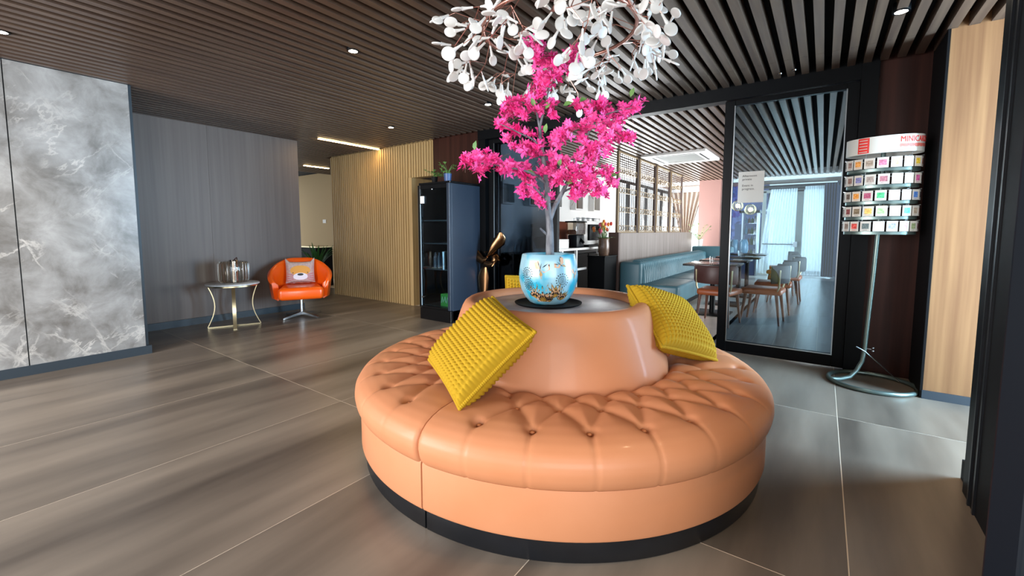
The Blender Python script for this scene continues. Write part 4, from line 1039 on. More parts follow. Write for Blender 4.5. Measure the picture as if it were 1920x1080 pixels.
for k in range(26):
    a0 = .40 + .045 * k; a1 = a0 + (.034 if k % 3 else .040); h0 = 1.878 + (.004 if k % 4 == 1 else 0); o = .0015
    poly(bm, [rp(a0, HRX + o, HRY + .03 + o, h0), rp(a1, HRX + o, HRY + .03 + o, h0), rp(a1, HRX + o, HRY + .03 + o, 1.903), rp(a0, HRX + o, HRY + .03 + o, 1.903)])
obj('small_print', bm, 'print_rose', hd, 0)
CRX, CRY = .225, .13
card_cols = [['7a6a66', '8a7068', 'd88a3a', '8f7f70', 'b0607a', 'e0b070', 'd8c8cc', 'd9b02a', '80483a'],
             ['6a5f5a', '7a5a50', '6a6a9a', '8f8078', '8a5058', 'b8c0cc', 'cfdcb0', 'b8508a', '70504a'],
             ['6a5a52', '5a4a40', 'e08a30', '9a3a5a', '3a9a62', 'e4e0e0', 'd8d0b0', '3a6ab0', '40302a'],
             ['70605a', '7a3a3a', '6a5a40', 'd8a850', '8aa870', 'e0a0a0', '4ac0d0', '9a8a78', 'b08070'],
             ['6a5048', '7a6a60', 'c03a30', '4a5a5a', 'd8d0cc', '7a7a80', 'd88a90', '7a8a60', '6a3a40']]
names_c = {'d88a3a': 'orange', 'b0607a': 'rose', 'e0b070': 'sand and blue', 'd8c8cc': 'pale lilac', 'd9b02a': 'yellow', '6a6a9a': 'violet-blue', 'b8c0cc': 'pale grey-blue', 'cfdcb0': 'pale lime', 'b8508a': 'magenta', 'e08a30': 'orange', '9a3a5a': 'crimson', '3a9a62': 'green', 'e4e0e0': 'nearly blank', 'd8d0b0': 'cream', '3a6ab0': 'blue', 'd8a850': 'golden', '8aa870': 'grey-green', 'e0a0a0': 'pink', '4ac0d0': 'turquoise', 'c03a30': 'red', '4a5a5a': 'dark grey', 'd88a90': 'salmon'}
TIER = [1.715, 1.59, 1.465, 1.345, 1.228]
M('card_white', 'd6d2ca', .6)
for r, z in enumerate(TIER):
    bm = oval(BM(), CRX - .004, CRY - .004, z - .006, z + .016, 48, .003)
    for k in range(48):
        a0, a1 = 2 * pi * k / 48, 2 * pi * (k + 1) / 48
    obj('tray', bm, 'rack_grey', rk, 40)
    bm = BM(); pts = [rp(2 * pi * k / 48, CRX - .012, CRY - .012, z + .098) for k in range(48)]; tube(bm, pts, .0022, 5, closed=True)
    for a in [-1.75, -1.35, -.55, .1, .7, 1.3, 1.75]: tube(bm, [rp(a, CRX - .012, CRY - .012, z + .098), rp(a, CRX + .018, CRY + .018, z + .104)], .002, 5)
    obj('wire_hook', bm, 'steel', rk, 60)
    bm = BM()
    for a in (-.5, .9): tube(bm, [rp(a, CRX - .014, CRY - .014, z - .004), rp(a, CRX - .014, CRY - .014, z + .13)], .003, 5)
    obj('hanger_wire', bm, 'steel', rk, 60)
    for k in range(9):
        a = -1.42 + .355 * k + (.05 * (r % 2)); c = rp(a, CRX + .003, CRY + .003, z + .05); tgt = (rp(a + .05, CRX, CRY, 0) - rp(a - .05, CRX, CRY, 0)).normalized(); nr = Vector((tgt.y, -tgt.x, 0))
        if nr.dot(c - Vector((RKX, RKY, z + .05))) < 0: nr = -nr
        dist = (rp(a + .17, CRX, CRY, 0) - rp(a - .17, CRX, CRY, 0)).length; w = min(.070, dist * .9); h = .098
        colr = card_cols[r][k]; nm = names_c.get(colr)
        lab = '%s card, %s from left, %s row of the card rack' % (('white %s-picture' % nm) if nm else 'brown-print', ORD[k], ['top', 'second', 'middle', 'fourth', 'bottom'][r])
        t = thing('greeting_card', lab, 'card', c, 'greeting cards on the revolving rack')
        B = Matrix(((tgt.x, nr.x, 0, c.x), (tgt.y, nr.y, 0, c.y), (0, 0, 1, c.z), (0, 0, 0, 1)))
        bm = BM(); box(bm, -w / 2, w / 2, -.002, .002, -h / 2 + .018, h / 2 - .002, mat=B); obj('card_sheet', bm, 'card_white', t, 0)
        mn = 'print_' + colr
        if mn not in MATS: M(mn, colr, .6, col2=[min(1, x * 1.7 + .06) for x in lin(colr)[:3]], scale=(90, 90, 90), detail=2)
        bm = BM(); box(bm, -w * .33, w * .33, .002, .003, -.012, .03, mat=B); box(bm, -w * .25, w * .2, .002, .003, -.022, -.019, mat=B); obj('picture', bm, mn, t, 0)

# ================================================================ COFFEE CORNER (behind the dark glass and in the opening)
cb = thing('coffee_counter', 'long black coffee counter along the white wall behind the partition', 'counter', (-3.6, 6.3, 0))
obj('carcass', box(BM(), -3.97, -3.34, 5.05, 7.55, .04, .88, .004), 'black_soft', cb, 0)
obj('worktop', box(BM(), -3.97, -3.30, 5.03, 7.60, .88, .92, .004), 'black_metal', cb, 0)
for k in range(4): obj('cabinet_door', box(BM(), -3.342, -3.325, 5.08 + .62 * k, 5.66 + .62 * k, .08, .86, .003), 'black_soft', cb, 0)
tag(obj('grey_notice', box(BM(), -3.322, -3.318, 5.16, 5.34, .45, .74), 'charcoal_fabric', None, 0), 'grey printed panel on the front of the coffee counter behind dark glass', 'panel')
# framed squares on the white wall
M('frame_grey', '8f8f8b', .6); M('frame_brown', '6e5646', .6); M('frame_taupe', '8a8074', .6)
for k, (y, m, nm) in enumerate(((5.30, 'frame_grey', 'grey'), (6.02, 'frame_brown', 'brown'), (6.78, 'frame_grey', 'pale grey'), (7.62, 'frame_brown', 'brown'), (8.42, 'frame_taupe', 'taupe'))):
    lab = ['grey square box frame nearest the dark glass door on the coffee wall', 'brown square box frame half hidden by the magenta blossom', 'pale grey square box frame right of the tree trunk on the white wall', 'brown square box frame above the coffee grinders', 'taupe square box frame furthest along the white coffee wall'][k]
    t = thing('box_frame', lab, 'frame', (-3.98, y, 1.66), 'square box frames on the coffee wall')
    for (a, b, c, d) in ((y - .16, y + .16, 1.655, 1.68), (y - .16, y + .16, 1.95, 1.975), (y - .16, y - .135, 1.68, 1.95), (y + .135, y + .16, 1.68, 1.95)): obj('frame_side', box(BM(), -3.98, -3.86, a, b, c, d), 'white_paint', t, 0)
    obj('back_board', box(BM(), -3.98, -3.965, y - .135, y + .135, 1.68, 1.95), m, t, 0)
rg = thing('ring_ornament', 'pale loop ornament standing on the nearest box frame behind dark glass', 'ornament', (-3.92, 5.18, 1.976))
bm = BM(); tube(bm, [(-3.92, 5.18 + .05 * cos(t), 2.055 + .078 * sin(t)) for t in [2 * pi * k / 24 for k in range(24)]], .010, 8, closed=True); obj('loop', bm, 'white_paint', rg, 60)
obj('foot', box(BM(), -3.95, -3.89, 5.13, 5.23, 1.9755, 1.985, .002), 'white_paint', rg, 0)
so = thing('wall_socket', 'grey wall socket on the coffee wall behind the dark glass', 'socket', (-3.98, 6.1, 1.33))
obj('plate', box(BM(), -3.98, -3.972, 6.05, 6.15, 1.29, 1.39, .003), 'white_plastic', so, 0); obj('insert', box(BM(), -3.973, -3.969, 6.075, 6.125, 1.315, 1.365), 'charcoal_fabric', so, 0)
for k, (x, y) in enumerate(((-3.45, 5.40), (-3.45, 5.55))):
    t = thing('white_cup', 'white cup on the counter behind dark glass, %s of the pair' % ('left' if k == 0 else 'right'), 'cup', (x, y, .92))
    obj('cup_body', lathe(BM(), [(0, .9205), (.028, .9205), (.045, .985), (.041, .985), (.026, .93), (0, .93)], (x, y, 0), 20), 'white_plastic', t, 40)
    bm = BM(); tube(bm, [(x + .02, y + .036, .975), (x + .022, y + .065, .965), (x + .02, y + .036, .94)], .005, 6); obj('cup_handle', bm, 'white_plastic', t, 60)
fb = thing('wire_dome', 'wire dome food cover on the counter behind the dark glass door', 'food cover', (-3.72, 5.52, .92)); bm = BM()
for k in range(10):
    a = pi * k / 10; tube(bm, [(-3.72 + .17 * cos(a) * cos(b), 5.52 + .17 * sin(a) * cos(b), .922 + .24 * sin(b)) for b in [pi * i / 14 for i in range(15)]], .0025, 4)
for h in (.0, .5, .9): tube(bm, [(-3.72 + .17 * cos(h) * cos(b), 5.52 + .17 * cos(h) * sin(b), .923 + .24 * sin(h)) for b in [2 * pi * i / 28 for i in range(28)]], .0025, 4, closed=True)
obj('wire_cage', bm, 'steel', fb, 60); bm = BM(); ball(bm, (-3.72, 5.52, 1.175), .016); obj('knob', bm, 'steel', fb, 60)
dm = thing('soup_kettle', 'black drum-shaped soup kettle on the counter behind dark glass', 'kettle', (-3.66, 6.02, .92))
obj('kettle_body', lathe(BM(), [(0, .9205), (.19, .9205), (.20, .94), (.20, 1.10), (.19, 1.115), (0, 1.115)], (-3.66, 6.02, 0), 32), 'fridge_black', dm, 40)
obj('lid', lathe(BM(), [(.195, 1.115), (.15, 1.15), (.03, 1.17), (.02, 1.19), (0, 1.19)], (-3.66, 6.02, 0), 32), 'black_metal', dm, 40)
tag(obj('glass_tumbler', lathe(BM(), [(0, .9205), (.035, .9205), (.042, 1.07), (.039, 1.07), (.033, .93), (0, .93)], (-3.50, 6.27, 0), 20), 'clear', None, 40), 'clear tumbler right of the soup kettle behind dark glass', 'glass')
# white tubular tray rail
tr = thing('tray_rail', 'white tubular tray rail with posts in front of the coffee counter', 'rail', (-3.05, 6.2, 0)); RX_ = -3.12
M('rail_white', 'f4f3f0', .35)
obj('top_rail', box(BM(), RX_ - .16, RX_ + .02, 5.35, 7.05, .95, .985, .004), 'rail_white', tr, 0)
for y, z0 in ((5.6, .86), (6.05, .0), (6.85, .86)): obj('post', box(BM(), RX_ - .018, RX_ + .018, y - .018, y + .018, z0, .95), 'rail_white', tr, 0)
obj('lower_rail', box(BM(), RX_ - .016, RX_ + .016, 5.5, 6.4, .63, .665), 'rail_white', tr, 0)
obj('foot_plate', box(BM(), RX_ - .03, RX_ + .03, 5.95, 6.3, .0, .012), 'rail_white', tr, 0)
obj('rail_bracket', box(BM(), RX_ - .24, RX_ - .15, 5.60, 5.64, .955, .98), 'rail_white', tr, 0); obj('rail_bracket', box(BM(), RX_ - .24, RX_ - .15, 6.8, 6.84, .955, .98), 'rail_white', tr, 0)
wb = thing('white_bin', 'white box with a stepped lid on the rail beside the tree trunk', 'box', (-3.22, 5.55, .986))
obj('bin_body', box(BM(), -3.34, -3.14, 5.55, 5.86, .9855, 1.10, .01), 'white_plastic', wb, 40); obj('lid', box(BM(), -3.35, -3.13, 5.53, 5.84, 1.10, 1.125, .008), 'white_plastic', wb, 40)
cp_ = thing('copper_panel', 'red-brown copper splash panel behind the white box', 'panel', (-3.6, 5.7, .92)); M('copper_brown', '8a4a38', .35, .5)
obj('sheet', box(BM(), -3.43, -3.41, 5.86, 6.32, .9205, 1.40, .004), 'copper_brown', cp_, 0); obj('ledge', box(BM(), -3.45, -3.39, 5.86, 6.32, .9203, .94), 'black_metal', cp_, 0)
gr = thing('bean_grinder', 'black coffee grinder with a clear ribbed hopper next to the white box', 'grinder', (-3.35, 6.3, .92)); gx, gy = -3.22, 6.22
obj('hopper', box(BM(), gx - .09, gx + .09, gy - .16, gy + .20, 1.19, 1.385, .02), 'smoke', gr, 40)
bm = BM()
for k in range(6): box(bm, gx + .085, gx + .095, gy - .13 + .055 * k, gy - .115 + .055 * k, 1.20, 1.37)
obj('hopper_rib', bm, 'steel', gr, 0); obj('beans', box(BM(), gx - .075, gx + .075, gy - .14, gy + .18, 1.195, 1.27, .02), 'walnut', gr, 0)
obj('hopper_lid', box(BM(), gx - .10, gx + .10, gy - .17, gy + .21, 1.385, 1.405, .006), 'black_metal', gr, 0)
obj('grinder_body', box(BM(), gx - .09, gx + .08, gy - .10, gy + .16, .9855, 1.19, .02), 'navy_door', gr, 40); obj('spout', cyl(BM(), (gx + .06, gy + .03, 1.13), (gx + .13, gy + .03, 1.06), .022), 'black_metal', gr, 40)
cm = thing('coffee_machine', 'white and black espresso machine beside the tulip vase', 'coffee machine', (-3.3, 6.75, .92)); mx_, my = -3.26, 6.78
obj('machine_body', box(BM(), mx_ - .16, mx_ + .06, my - .28, my + .36, 1.02, 1.42, .015), 'white_plastic', cm, 40)
obj('machine_front', box(BM(), mx_ + .055, mx_ + .10, my - .16, my + .34, 1.09, 1.36, .01), 'black_metal', cm, 40)
obj('drip_tray', box(BM(), mx_ - .16, mx_ + .14, my - .28, my + .36, .9855, 1.02, .006), 'black_metal', cm, 0)
bm = BM(); cyl(bm, (mx_ + .10, my - .05, 1.30), (mx_ + .14, my - .05, 1.30), .03); cyl(bm, (mx_ + .10, my + .18, 1.30), (mx_ + .14, my + .18, 1.30), .03); obj('group_head', bm, 'chrome', cm, 40)
bm = BM(); tube(bm, [(mx_ + .08, my + .34, 1.30), (mx_ + .17, my + .36, 1.2), (mx_ + .16, my + .36, 1.08)], .008, 8); obj('steam_wand', bm, 'chrome', cm, 60)
bm = BM(); box(bm, mx_ - .15, mx_ + .05, my - .27, my + .35, 1.455, 1.465)
for k in range(5): box(bm, mx_ - .15, mx_ - .14, my - .27 + .15 * k, my - .262 + .15 * k, 1.42, 1.46); box(bm, mx_ + .04, mx_ + .05, my - .27 + .15 * k, my - .262 + .15 * k, 1.42, 1.46)
obj('cup_rail', bm, 'chrome', cm, 0)
for k in range(6):
    tag(obj('espresso_cup', lathe(BM(), [(0, 1.4205), (.02, 1.4205), (.034, 1.475), (.03, 1.475), (0, 1.44)], (mx_ - .10 + .10 * (k % 2), my - .2 + .2 * (k // 2), 0), 14), 'white_plastic', None, 40), 'white espresso cup on top of the espresso machine', 'cup', 'espresso cups on the machine')
# black side cabinet with the tulips
cx, cy = -2.98, 6.62
sc_ = thing('side_cabinet', 'black side cabinet under the tulip vase at the end of the rail', 'cabinet', (cx, cy, 0))
obj('cabinet_body', box(BM(), -3.09, -2.80, 6.42, 6.90, .03, .83, .004), 'black_soft', sc_, 0); obj('cabinet_top', box(BM(), -3.10, -2.79, 6.41, 6.91, .83, .85, .003), 'black_metal', sc_, 0); obj('plinth', box(BM(), -3.08, -2.81, 6.44, 6.88, 0, .03), 'black_metal', sc_, 0)
vx, vy = -2.90, 6.60; vs = thing('tulip_vase', 'tall brown glass vase of red, orange and yellow tulips on the black cabinet', 'vase', (vx, vy, .85))
obj('vase_body', lathe(BM(), [(0, .8505), (.075, .8505), (.088, .90), (.092, 1.0), (.085, 1.10), (.090, 1.13), (.084, 1.13), (.078, 1.09), (.08, .9), (0, .87)], (vx, vy, 0), 28), 'vase_brown', vs, 40)
q = random.Random(9)
for k in range(22):
    a = q.uniform(0, 6.28); r = q.uniform(.02, .19); e = Vector((vx + r * cos(a), vy + r * sin(a), 1.36 + q.uniform(-.08, .08) - r * .5))
    bm = BM(); tube(bm, [(vx + .02 * cos(a), vy + .02 * sin(a), 1.08), (vx + r * .55 * cos(a), vy + r * .55 * sin(a), 1.23), e], .004, 5); obj('stem', bm, 'leaf_green', vs, 60)
    bm = BM(); lathe(bm, [(0, -.03), (.018, -.022), (.026, 0), (.022, .022), (.012, .034), (0, .026)], e, 8); obj('tulip', bm, ['tulip_red', 'tulip_orange', 'tulip_yellow', 'tulip_orange', 'tulip_pink'][k % 5], vs, 60)
for k in range(14):
    a = q.uniform(0, 6.28); bm = BM(); prev = None
    for i in range(6):
        s = i / 5; c = Vector((vx + (.03 + .17 * s) * cos(a), vy + (.03 + .17 * s) * sin(a), 1.09 + .17 * s - .12 * s * s)); w = .02 * sin(pi * (.1 + .9 * s)) + .001; t_ = Vector((-sin(a), cos(a), 0))
        cur = [bm.verts.new(c - t_ * w), bm.verts.new(c + t_ * w)]
        if prev: bm.faces.new((prev[0], prev[1], cur[1], cur[0]))
        prev = cur
    obj('leaf', bm, 'leaf_green', vs, 60)

# ================================================================ BENCH, LOW WALL, SCREENS
lw = struct('wall_bench', box(BM(), -2.92, -2.80, 7.0, 11.9, 0, 1.20), 'dark_wood')
M('veneer_pale', '7b6f69', .5, col2='91857f', scale=(22, 22, .7), detail=5)
for k in range(4): obj('veneer_panel', box(BM(), -2.80, -2.782, 7.0 + 1.225 * k + .001, 7.0 + 1.225 * (k + 1) - .001, 0, 1.20), 'veneer_pale', lw, 0)
obj('cap', box(BM(), -2.93, -2.775, 6.99, 11.9, 1.20, 1.215), 'veneer_pale', lw, 0)
struct('trim_9', box(BM(), -2.96, -2.78, 6.93, 6.995, 0, 1.225), 'jamb_brown')
bq = thing('banquette', 'long teal leather banquette with a channelled back against the low veneer wall', 'banquette', (-2.3, 9.3, 0))
obj('base', box(BM(), -2.76, -1.86, 7.0, 11.85, 0, .10), 'black_soft', bq, 0)
bk = obj('backrest', box(BM(), -2.775, -2.40, 6.97, 11.85, .10, .735, .05, 4), 'teal_leather', bq, 40)
sch = None
for k in range(48):
    y = 7.09 + .096 * k
    if sch is None:
        bm = BM(); prof = [(-2.42, .40), (-2.36, .40), (-2.375, .62), (-2.40, .70), (-2.45, .742), (-2.55, .755), (-2.55, .70), (-2.44, .66)]
        n = 7; R = []
        for i in range(n):
            u = -1 + 2 * i / (n - 1); bul = .05 * sqrt(max(0, 1 - u * u)); row = []
            for (x, z) in prof[1:6]:
                nx = .9 if z < .65 else .6; nz = 0 if z < .65 else .8
                row.append(bm.verts.new((x + bul * nx - .034, y + u * .047, z + bul * nz - .026)))
            R.append(row)
        for A, B in zip(R[:-1], R[1:]):
            for j in range(4): bm.faces.new((A[j], A[j + 1], B[j + 1], B[j]))
        sch = obj('channel', bm, 'teal_leather', bq, 60)
    else: share(sch, 'channel', bq, (0, .096 * k, 0))
for k in range(4):
    a, b = 6.95 + 1.22 * k, 6.95 + 1.22 * (k + 1) - .012
    obj('seat_block', box(BM(), -2.42, -1.80, a, b, .085, .385, .045, 4), 'teal_leather', bq, 40)
obj('return_back', box(BM(), -2.775, -1.82, 11.87, 12.2, .1, .86, .05, 3), 'teal_leather', bq, 40)
# lattice screens standing on the low wall
M('screen_brass', '8f7a5e', .45, .3); M('screen_dark', '463630', .5)
scx = -2.86
LABS = ['lattice screen nearest the tray rail, on the low wall', 'second lattice screen from the tray rail, on the low wall', 'third lattice screen from the tray rail, on the low wall', 'lattice screen furthest back on the low wall']
for k in range(4):
    y0 = 7.02 + 1.0 * k + .03 * k; y1 = y0 + .98; t = thing('lattice_screen', 'brass ' + LABS[k], 'screen', (scx, (y0 + y1) / 2, 1.2155), 'lattice screens on the low wall')
    zt = DCEIL - .005
    for yy_ in (y0, y1 - .05): obj('upright', box(BM(), scx - .02, scx + .02, yy_, yy_ + .05, 1.2155, zt), 'screen_brass' if yy_ == y0 else 'screen_dark', t, 0)
    for zz in (1.2155, zt - .03): obj('cross_rail', box(BM(), scx - .015, scx + .015, y0 + .05, y1 - .05, zz, zz + .03), 'screen_brass', t, 0)
    bm = BM()
    for j in range(9): y = y0 + .12 + .094 * j; box(bm, scx - .004, scx + .004, y - .005, y + .005, 1.245, zt - .03)
    tag(obj('lattice_bar', bm, 'screen_dark', t, 0), kind='stuff')
    for zc in (1.30, 1.62, 1.95, 2.28):
        bm = BM()
        for zz in (zc - .045, zc + .045): box(bm, scx - .008, scx + .008, y0 + .05, y1 - .05, zz - .005, zz + .005)
        for j in range(6):
            y = y0 + .125 + .145 * j; tube(bm, [(scx + .010, y + .05 * cos(a), zc + .04 * sin(a)) for a in [2 * pi * i / 14 for i in range(14)]], .006, 5, closed=True)
        tag(obj('ring_row', bm, 'screen_brass', t, 60), kind='stuff')
# ceiling cassette
ac = thing('air_conditioner', 'white square ceiling cassette air conditioner in the dining-room ceiling', 'air conditioner', (-2.17, 8.35, DCEIL))
x0, x1, y0, y1 = -2.72, -1.64, 7.75, 8.92
for (a, b, c, d) in ((x0, x1, y0, y0 + .2), (x0, x1, y1 - .2, y1), (x0, x0 + .2, y0 + .2, y1 - .2), (x1 - .2, x1, y0 + .2, y1 - .2)): obj('outlet_frame', box(BM(), a, b, c, d, DCEIL - .035, DCEIL + .02, .008), 'white_plastic', ac, 0)
obj('intake_grille', box(BM(), x0 + .2, x1 - .2, y0 + .2, y1 - .2, DCEIL - .025, DCEIL + .02, .004), 'frame_grey', ac, 0)
for (a, b, c, d) in ((x0 + .2, x1 - .2, y0 + .12, y0 + .15), (x0 + .2, x1 - .2, y1 - .15, y1 - .12), (x0 + .12, x0 + .15, y0 + .2, y1 - .2), (x1 - .15, x1 - .12, y0 + .2, y1 - .2)): obj('air_slot', box(BM(), a, b, c, d, DCEIL - .037, DCEIL - .034), 'black_soft', ac, 0)

# ================================================================ DINING TABLES AND CHAIRS
def make_chair(seat_m, back_m, label):
    """dining chair, local: faces +x, seat at .46"""
    t = thing('dining_chair', label, 'chair', (0, 0, 0), 'dining chairs')
    bm = BM(); box(bm, -.23, .25, -.25, .25, .40, .475, .03, 3)
    for v in bm.verts:
        if v.co.x < 0: v.co.y *= 1 - .22 * (v.co.x / -.23) ** 2
        if v.co.z > .45: v.co.z += .012 * (1 - (v.co.y / .25) ** 2)
    obj('seat', bm, seat_m, t, 50)
    bm = BM(); R = []
    for i in range(13):
        a = radians(118 + 124 * i / 12); rows = []
        for r, z in ((.275, .56), (.262, .60), (.262, .77), (.275, .795), (.30, .795), (.312, .77), (.312, .60), (.30, .56)): rows.append(bm.verts.new((.02 + r * cos(a) * 1.0, r * sin(a), z)))
        R.append(rows)
    for A, B in zip(R[:-1], R[1:]):
        for j in range(8): bm.faces.new((A[j], A[(j + 1) % 8], B[(j + 1) % 8], B[j]))
    bm.faces.new(R[0]); bm.faces.new(R[-1][::-1]); obj('backrest', bm, back_m, t, 50)
    for s in (-1, 1):
        bm = BM(); tube(bm, [(-.17, s * .19, .41), (-.20, s * .215, .52), (-.205, s * .222, .74)], .011, 8); obj('back_post', bm, 'brass_satin', t, 60)
    for x, y in ((.19, .19), (.19, -.19), (-.17, .17), (-.17, -.17)):
        bm = BM(); tube(bm, [(x, y, .41), (x * 1.28, y * 1.2, 0.001)], [.024, .012], 10); obj('leg', bm, 'walnut', t, 60)
    return t
A_ = make_chair('cognac', 'aubergine', 'orange-brown dining chair with its back to the lobby, left of the glass door edge')
A_.location = (-1.12, 6.32, 0); A_.rotation_euler = (0, 0, radians(84))
B_ = make_chair('cognac', 'charcoal_fabric', 'dining chair with charcoal back nearest behind the glass door'); B_.location = (-.62, 6.80, 0); B_.rotation_euler = (0, 0, radians(176))
for (x, y, rz, lab) in ((-.58, 7.72, 182, 'dining chair with charcoal back second behind the glass door'), (-.50, 8.95, 178, 'dining chair with charcoal back third behind the glass door'),
                        (-.62, 10.1, 175, 'dining chair with charcoal back fourth behind the glass door'), (-.70, 11.2, 185, 'dining chair furthest back before the sheer curtains')):
    dup(B_, (x, y, 0), radians(rz), lab)
M('table_black', '1d1a1a', .25)
def make_table(label):
    t = thing('dining_table', label, 'table', (0, 0, 0), 'dining tables')
    obj('tabletop', box(BM(), -.36, .36, -.36, .36, .735, .765, .008), 'table_black', t, 40)
    obj('column', cyl(BM(), (0, 0, .02), (0, 0, .735), .04), 'black_metal', t, 40)
    obj('foot_plate', box(BM(), -.25, .25, -.25, .25, .001, .02, .004), 'black_metal', t, 40); obj('top_bracket', box(BM(), -.2, .2, -.2, .2, .715, .735), 'black_metal', t, 0)
    return t
T_ = make_table('square dining table nearest the partition, between the banquette and the chairs'); T_.location = (-1.32, 7.05, 0)
for (x, y, lab) in ((-1.32, 8.10, 'second square dining table along the banquette'), (-1.28, 9.25, 'third square dining table along the banquette'), (-1.30, 10.5, 'square dining table furthest from the partition')): dup(T_, (x, y, 0), 0, lab)
for k, (x, y, w) in enumerate(((-1.34, 7.0, 'nearest'), (-1.30, 8.05, 'second'), (-1.28, 9.25, 'third'))):
    t = thing('table_setting', 'clear tumbler standing on the %s dining table' % w, 'glass', (x, y, .765))
    obj('tumbler', lathe(BM(), [(0, .7655), (.03, .7655), (.036, .87), (.033, .87), (.028, .775), (0, .775)], (x, y, 0), 16), 'clear', t, 40)
    tag(obj('menu_card', box(BM(), x + .08, x + .20, y + .05, y + .22, .7652, .7685), 'paper', None, 0), 'white menu card lying on the %s dining table' % w, 'card')

# ================================================================ FAR END OF THE DINING ROOM
def curtain(name, label, xa, xb, xc, xd, y, z0, z1, m, folds, amp, group=None):
    """hanging cloth: top edge xa..xb, bottom edge xc..xd"""
    bm = BM(); n = folds * 8; H = 10; g = []
    for i in range(n + 1):
        s = i / n; row = []
        for j in range(H + 1):
            v = j / H; xt = xa + (xb - xa) * s; xm = xc + (xd - xc) * s; x = xm + (xt - xm) * v ** 1.4
            row.append(bm.verts.new((x, y + amp * sin(2 * pi * folds * s) * (1 - .3 * v), z0 + (z1 - z0) * v)))
        g.append(row)
    for A, B in zip(g[:-1], g[1:]):
        for j in range(H): bm.faces.new((A[j], A[j + 1], B[j + 1], B[j]))
    return tag(obj(name, bm, m, None, 80), label, 'curtain', group)
EY = 14.3
X_ = lambda x, y=440: atY(x, y, EY).x
curtain('sheer_curtain', 'white sheer curtain left of the terrace door in the dining room', X_(1442), X_(1491), X_(1424), X_(1486), EY, .03, 2.42, 'sheer_white', 11, .05, 'sheer curtains at the terrace door')
curtain('sheer_curtain', 'white sheer curtain right of the terrace door next to the navy drape', X_(1505), X_(1542), X_(1503), X_(1552), EY, .03, 2.46, 'sheer_white', 9, .05, 'sheer curtains at the terrace door')
curtain('navy_drape', 'navy drape at the right end of the dining-room curtains', X_(1541), X_(1566), X_(1543), X_(1566), EY - .15, .03, 2.50, 'navy_cloth', 5, .05)
curtain('taupe_drape', 'taupe drape gathered to a point between the bright far windows', -4.0, -3.0, -3.62, -3.45, 14.2, .6, 2.45, 'taupe_cloth', 7, .05)
td = thing('door_5', None, None, ((X_(1491) + X_(1503)) / 2, 14.6, 0), kind='structure')
M('door_grey', '9a9a94', .5)
obj('stile', box(BM(), X_(1490), X_(1503), 14.55, 14.62, 0, 2.4, .005), 'door_grey', td, 0)
obj('stile', box(BM(), X_(1425), X_(1432), 14.55, 14.62, 0, 2.4, .005), 'door_grey', td, 0); obj('top_rail', box(BM(), X_(1425), X_(1503), 14.55, 14.62, 2.34, 2.42, .005), 'door_grey', td, 0)
obj('glass_pane', box(BM(), X_(1432), X_(1490), 14.58, 14.59, .05, 2.34), 'clear', td, 0)
zc = atY(1480, 458, EY).z
bm = BM(); cyl(bm, (X_(1430), EY - .10, zc), (X_(1493), EY - .10, zc), .018); box(bm, X_(1488), X_(1495), EY - .12, 14.56, zc - .07, zc + .07); obj('push_bar', bm, 'steel', td, 40)
struct('trim_10', box(BM(), X_(1425), X_(1570), 14.2, 14.5, DCEIL - .14, DCEIL - .08), 'black_soft')
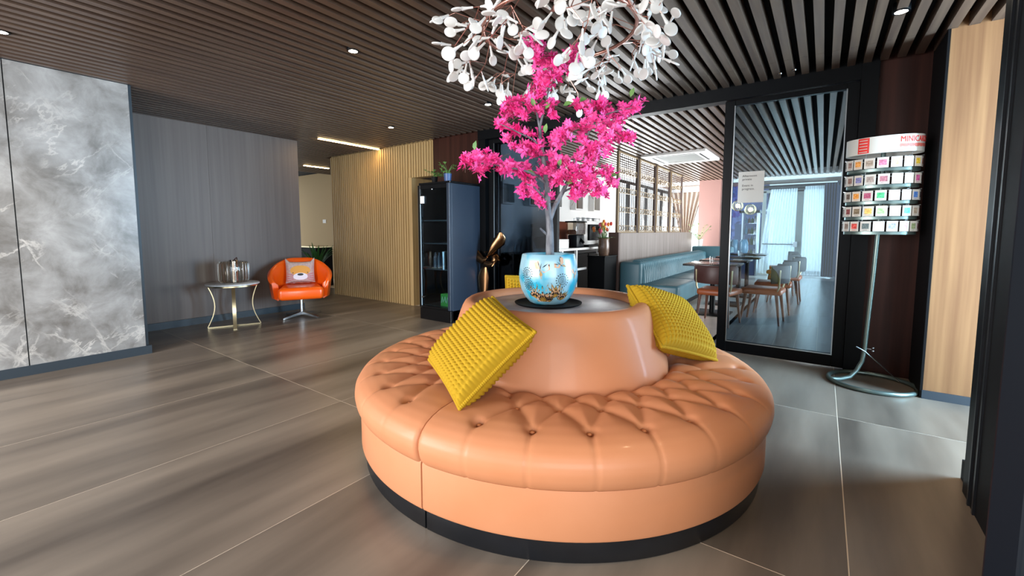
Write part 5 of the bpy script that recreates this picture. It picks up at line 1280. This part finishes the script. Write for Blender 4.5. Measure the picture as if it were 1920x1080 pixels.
# lit bar shelf
bs = thing('bar_shelf', 'lit glass bar shelf unit in front of the blue mosaic wall', 'shelf', (X_(1412, 440), 13.9, 0)); xa, xb = X_(1397), X_(1424)
for x in (xa, xb): obj('upright', box(BM(), x - .02, x + .02, 13.7, 14.1, 0, 1.75), 'steel', bs, 0)
for zz in (.55, .85, 1.15, 1.45): obj('glass_shelf', box(BM(), xa, xb, 13.7, 14.1, zz, zz + .015), 'clear', bs, 0)
obj('top_board', box(BM(), xa - .08, xb + .05, 13.65, 14.15, 1.75, 1.82), 'black_metal', bs, 0); obj('cupboard', box(BM(), xa, xb, 13.72, 14.1, 0, .5), 'navy_cloth', bs, 0)
q = random.Random(4)
for zz in (.565, .865, 1.165, 1.465):
    for k in range(4):
        x = xa + .07 + (xb - xa - .12) * k / 3.3; h = q.uniform(.16, .24)
        tag(obj('bottle', lathe(BM(), [(0, zz + .001), (.035, zz + .001), (.035, zz + h * .6), (.012, zz + h * .78), (.012, zz + h), (0, zz + h)], (x, 13.9, 0), 12), ['blue_vase', 'vase_brown', 'leaf_green', 'steel'][k % 4], None, 40), '%s bottle on the %s level of the lit bar shelf' % (['blue', 'brown', 'green', 'silvery'][k % 4], ['lowest', 'second', 'third', 'highest'][int((zz - .5) / .3)]), 'bottle', 'bottles on the bar shelf')
bxp = atY(1372, 484, 12.9)
sb = thing('service_cabinet', 'low navy service cabinet before the mosaic wall', 'cabinet', (bxp.x, 12.9, 0)); obj('cabinet_body', box(BM(), bxp.x - .1, bxp.x + .4, 12.7, 13.1, 0, .60, .006), 'navy_cloth', sb, 0); obj('cabinet_top', box(BM(), bxp.x - .11, bxp.x + .41, 12.68, 13.12, .60, .63), 'black_metal', sb, 0)
for k, dx in enumerate((.03, .17)):
    tag(obj('blue_vase', lathe(BM(), [(0, .6305), (.08, .6305), (.11, .75), (.10, .95), (.07, 1.02), (.06, 1.02), (0, .9)], (bxp.x + dx * 1.6, 12.9, 0), 20), 'blue_vase', None, 40), 'squat blue vase on the navy service cabinet, %s one' % ('left' if k == 0 else 'right'), 'vase')
for k, (x, y) in enumerate(((1383, 386), (1407, 393))):
    p = atY(x, y, 12.4); t = thing('globe_pendant', 'glowing wire globe pendant below the paper notice, %s of two' % ('left' if k == 0 else 'right'), 'pendant lamp', (p.x, 12.4, DCEIL))
    bm = BM(); ball(bm, p, .055); obj('bulb', bm, 'pendant_glow', t, 60)
    bm = BM()
    for j in range(7):
        e = Matrix.Rotation(pi * j / 7, 3, 'Z'); tube(bm, [p + e @ Vector((.13 * cos(a), 0, .13 * sin(a))) for a in [2 * pi * i / 24 for i in range(24)]], .006, 5, closed=True)
    obj('wire_globe', bm, 'brass_satin', t, 60)
    bm = BM(); cyl(bm, (p.x, 12.4, p.z + .13), (p.x, 12.4, DCEIL), .006, seg=6); obj('cord', bm, 'black_metal', t, 60)
pp = atY(1298, 492, 12.0)
bp = small_plant('window_plant', 'leafy plant on the banquette end in front of the bright window', -2.62, 12.03, .8605, .09, 'white_plastic', 30, .28, .42, 21)
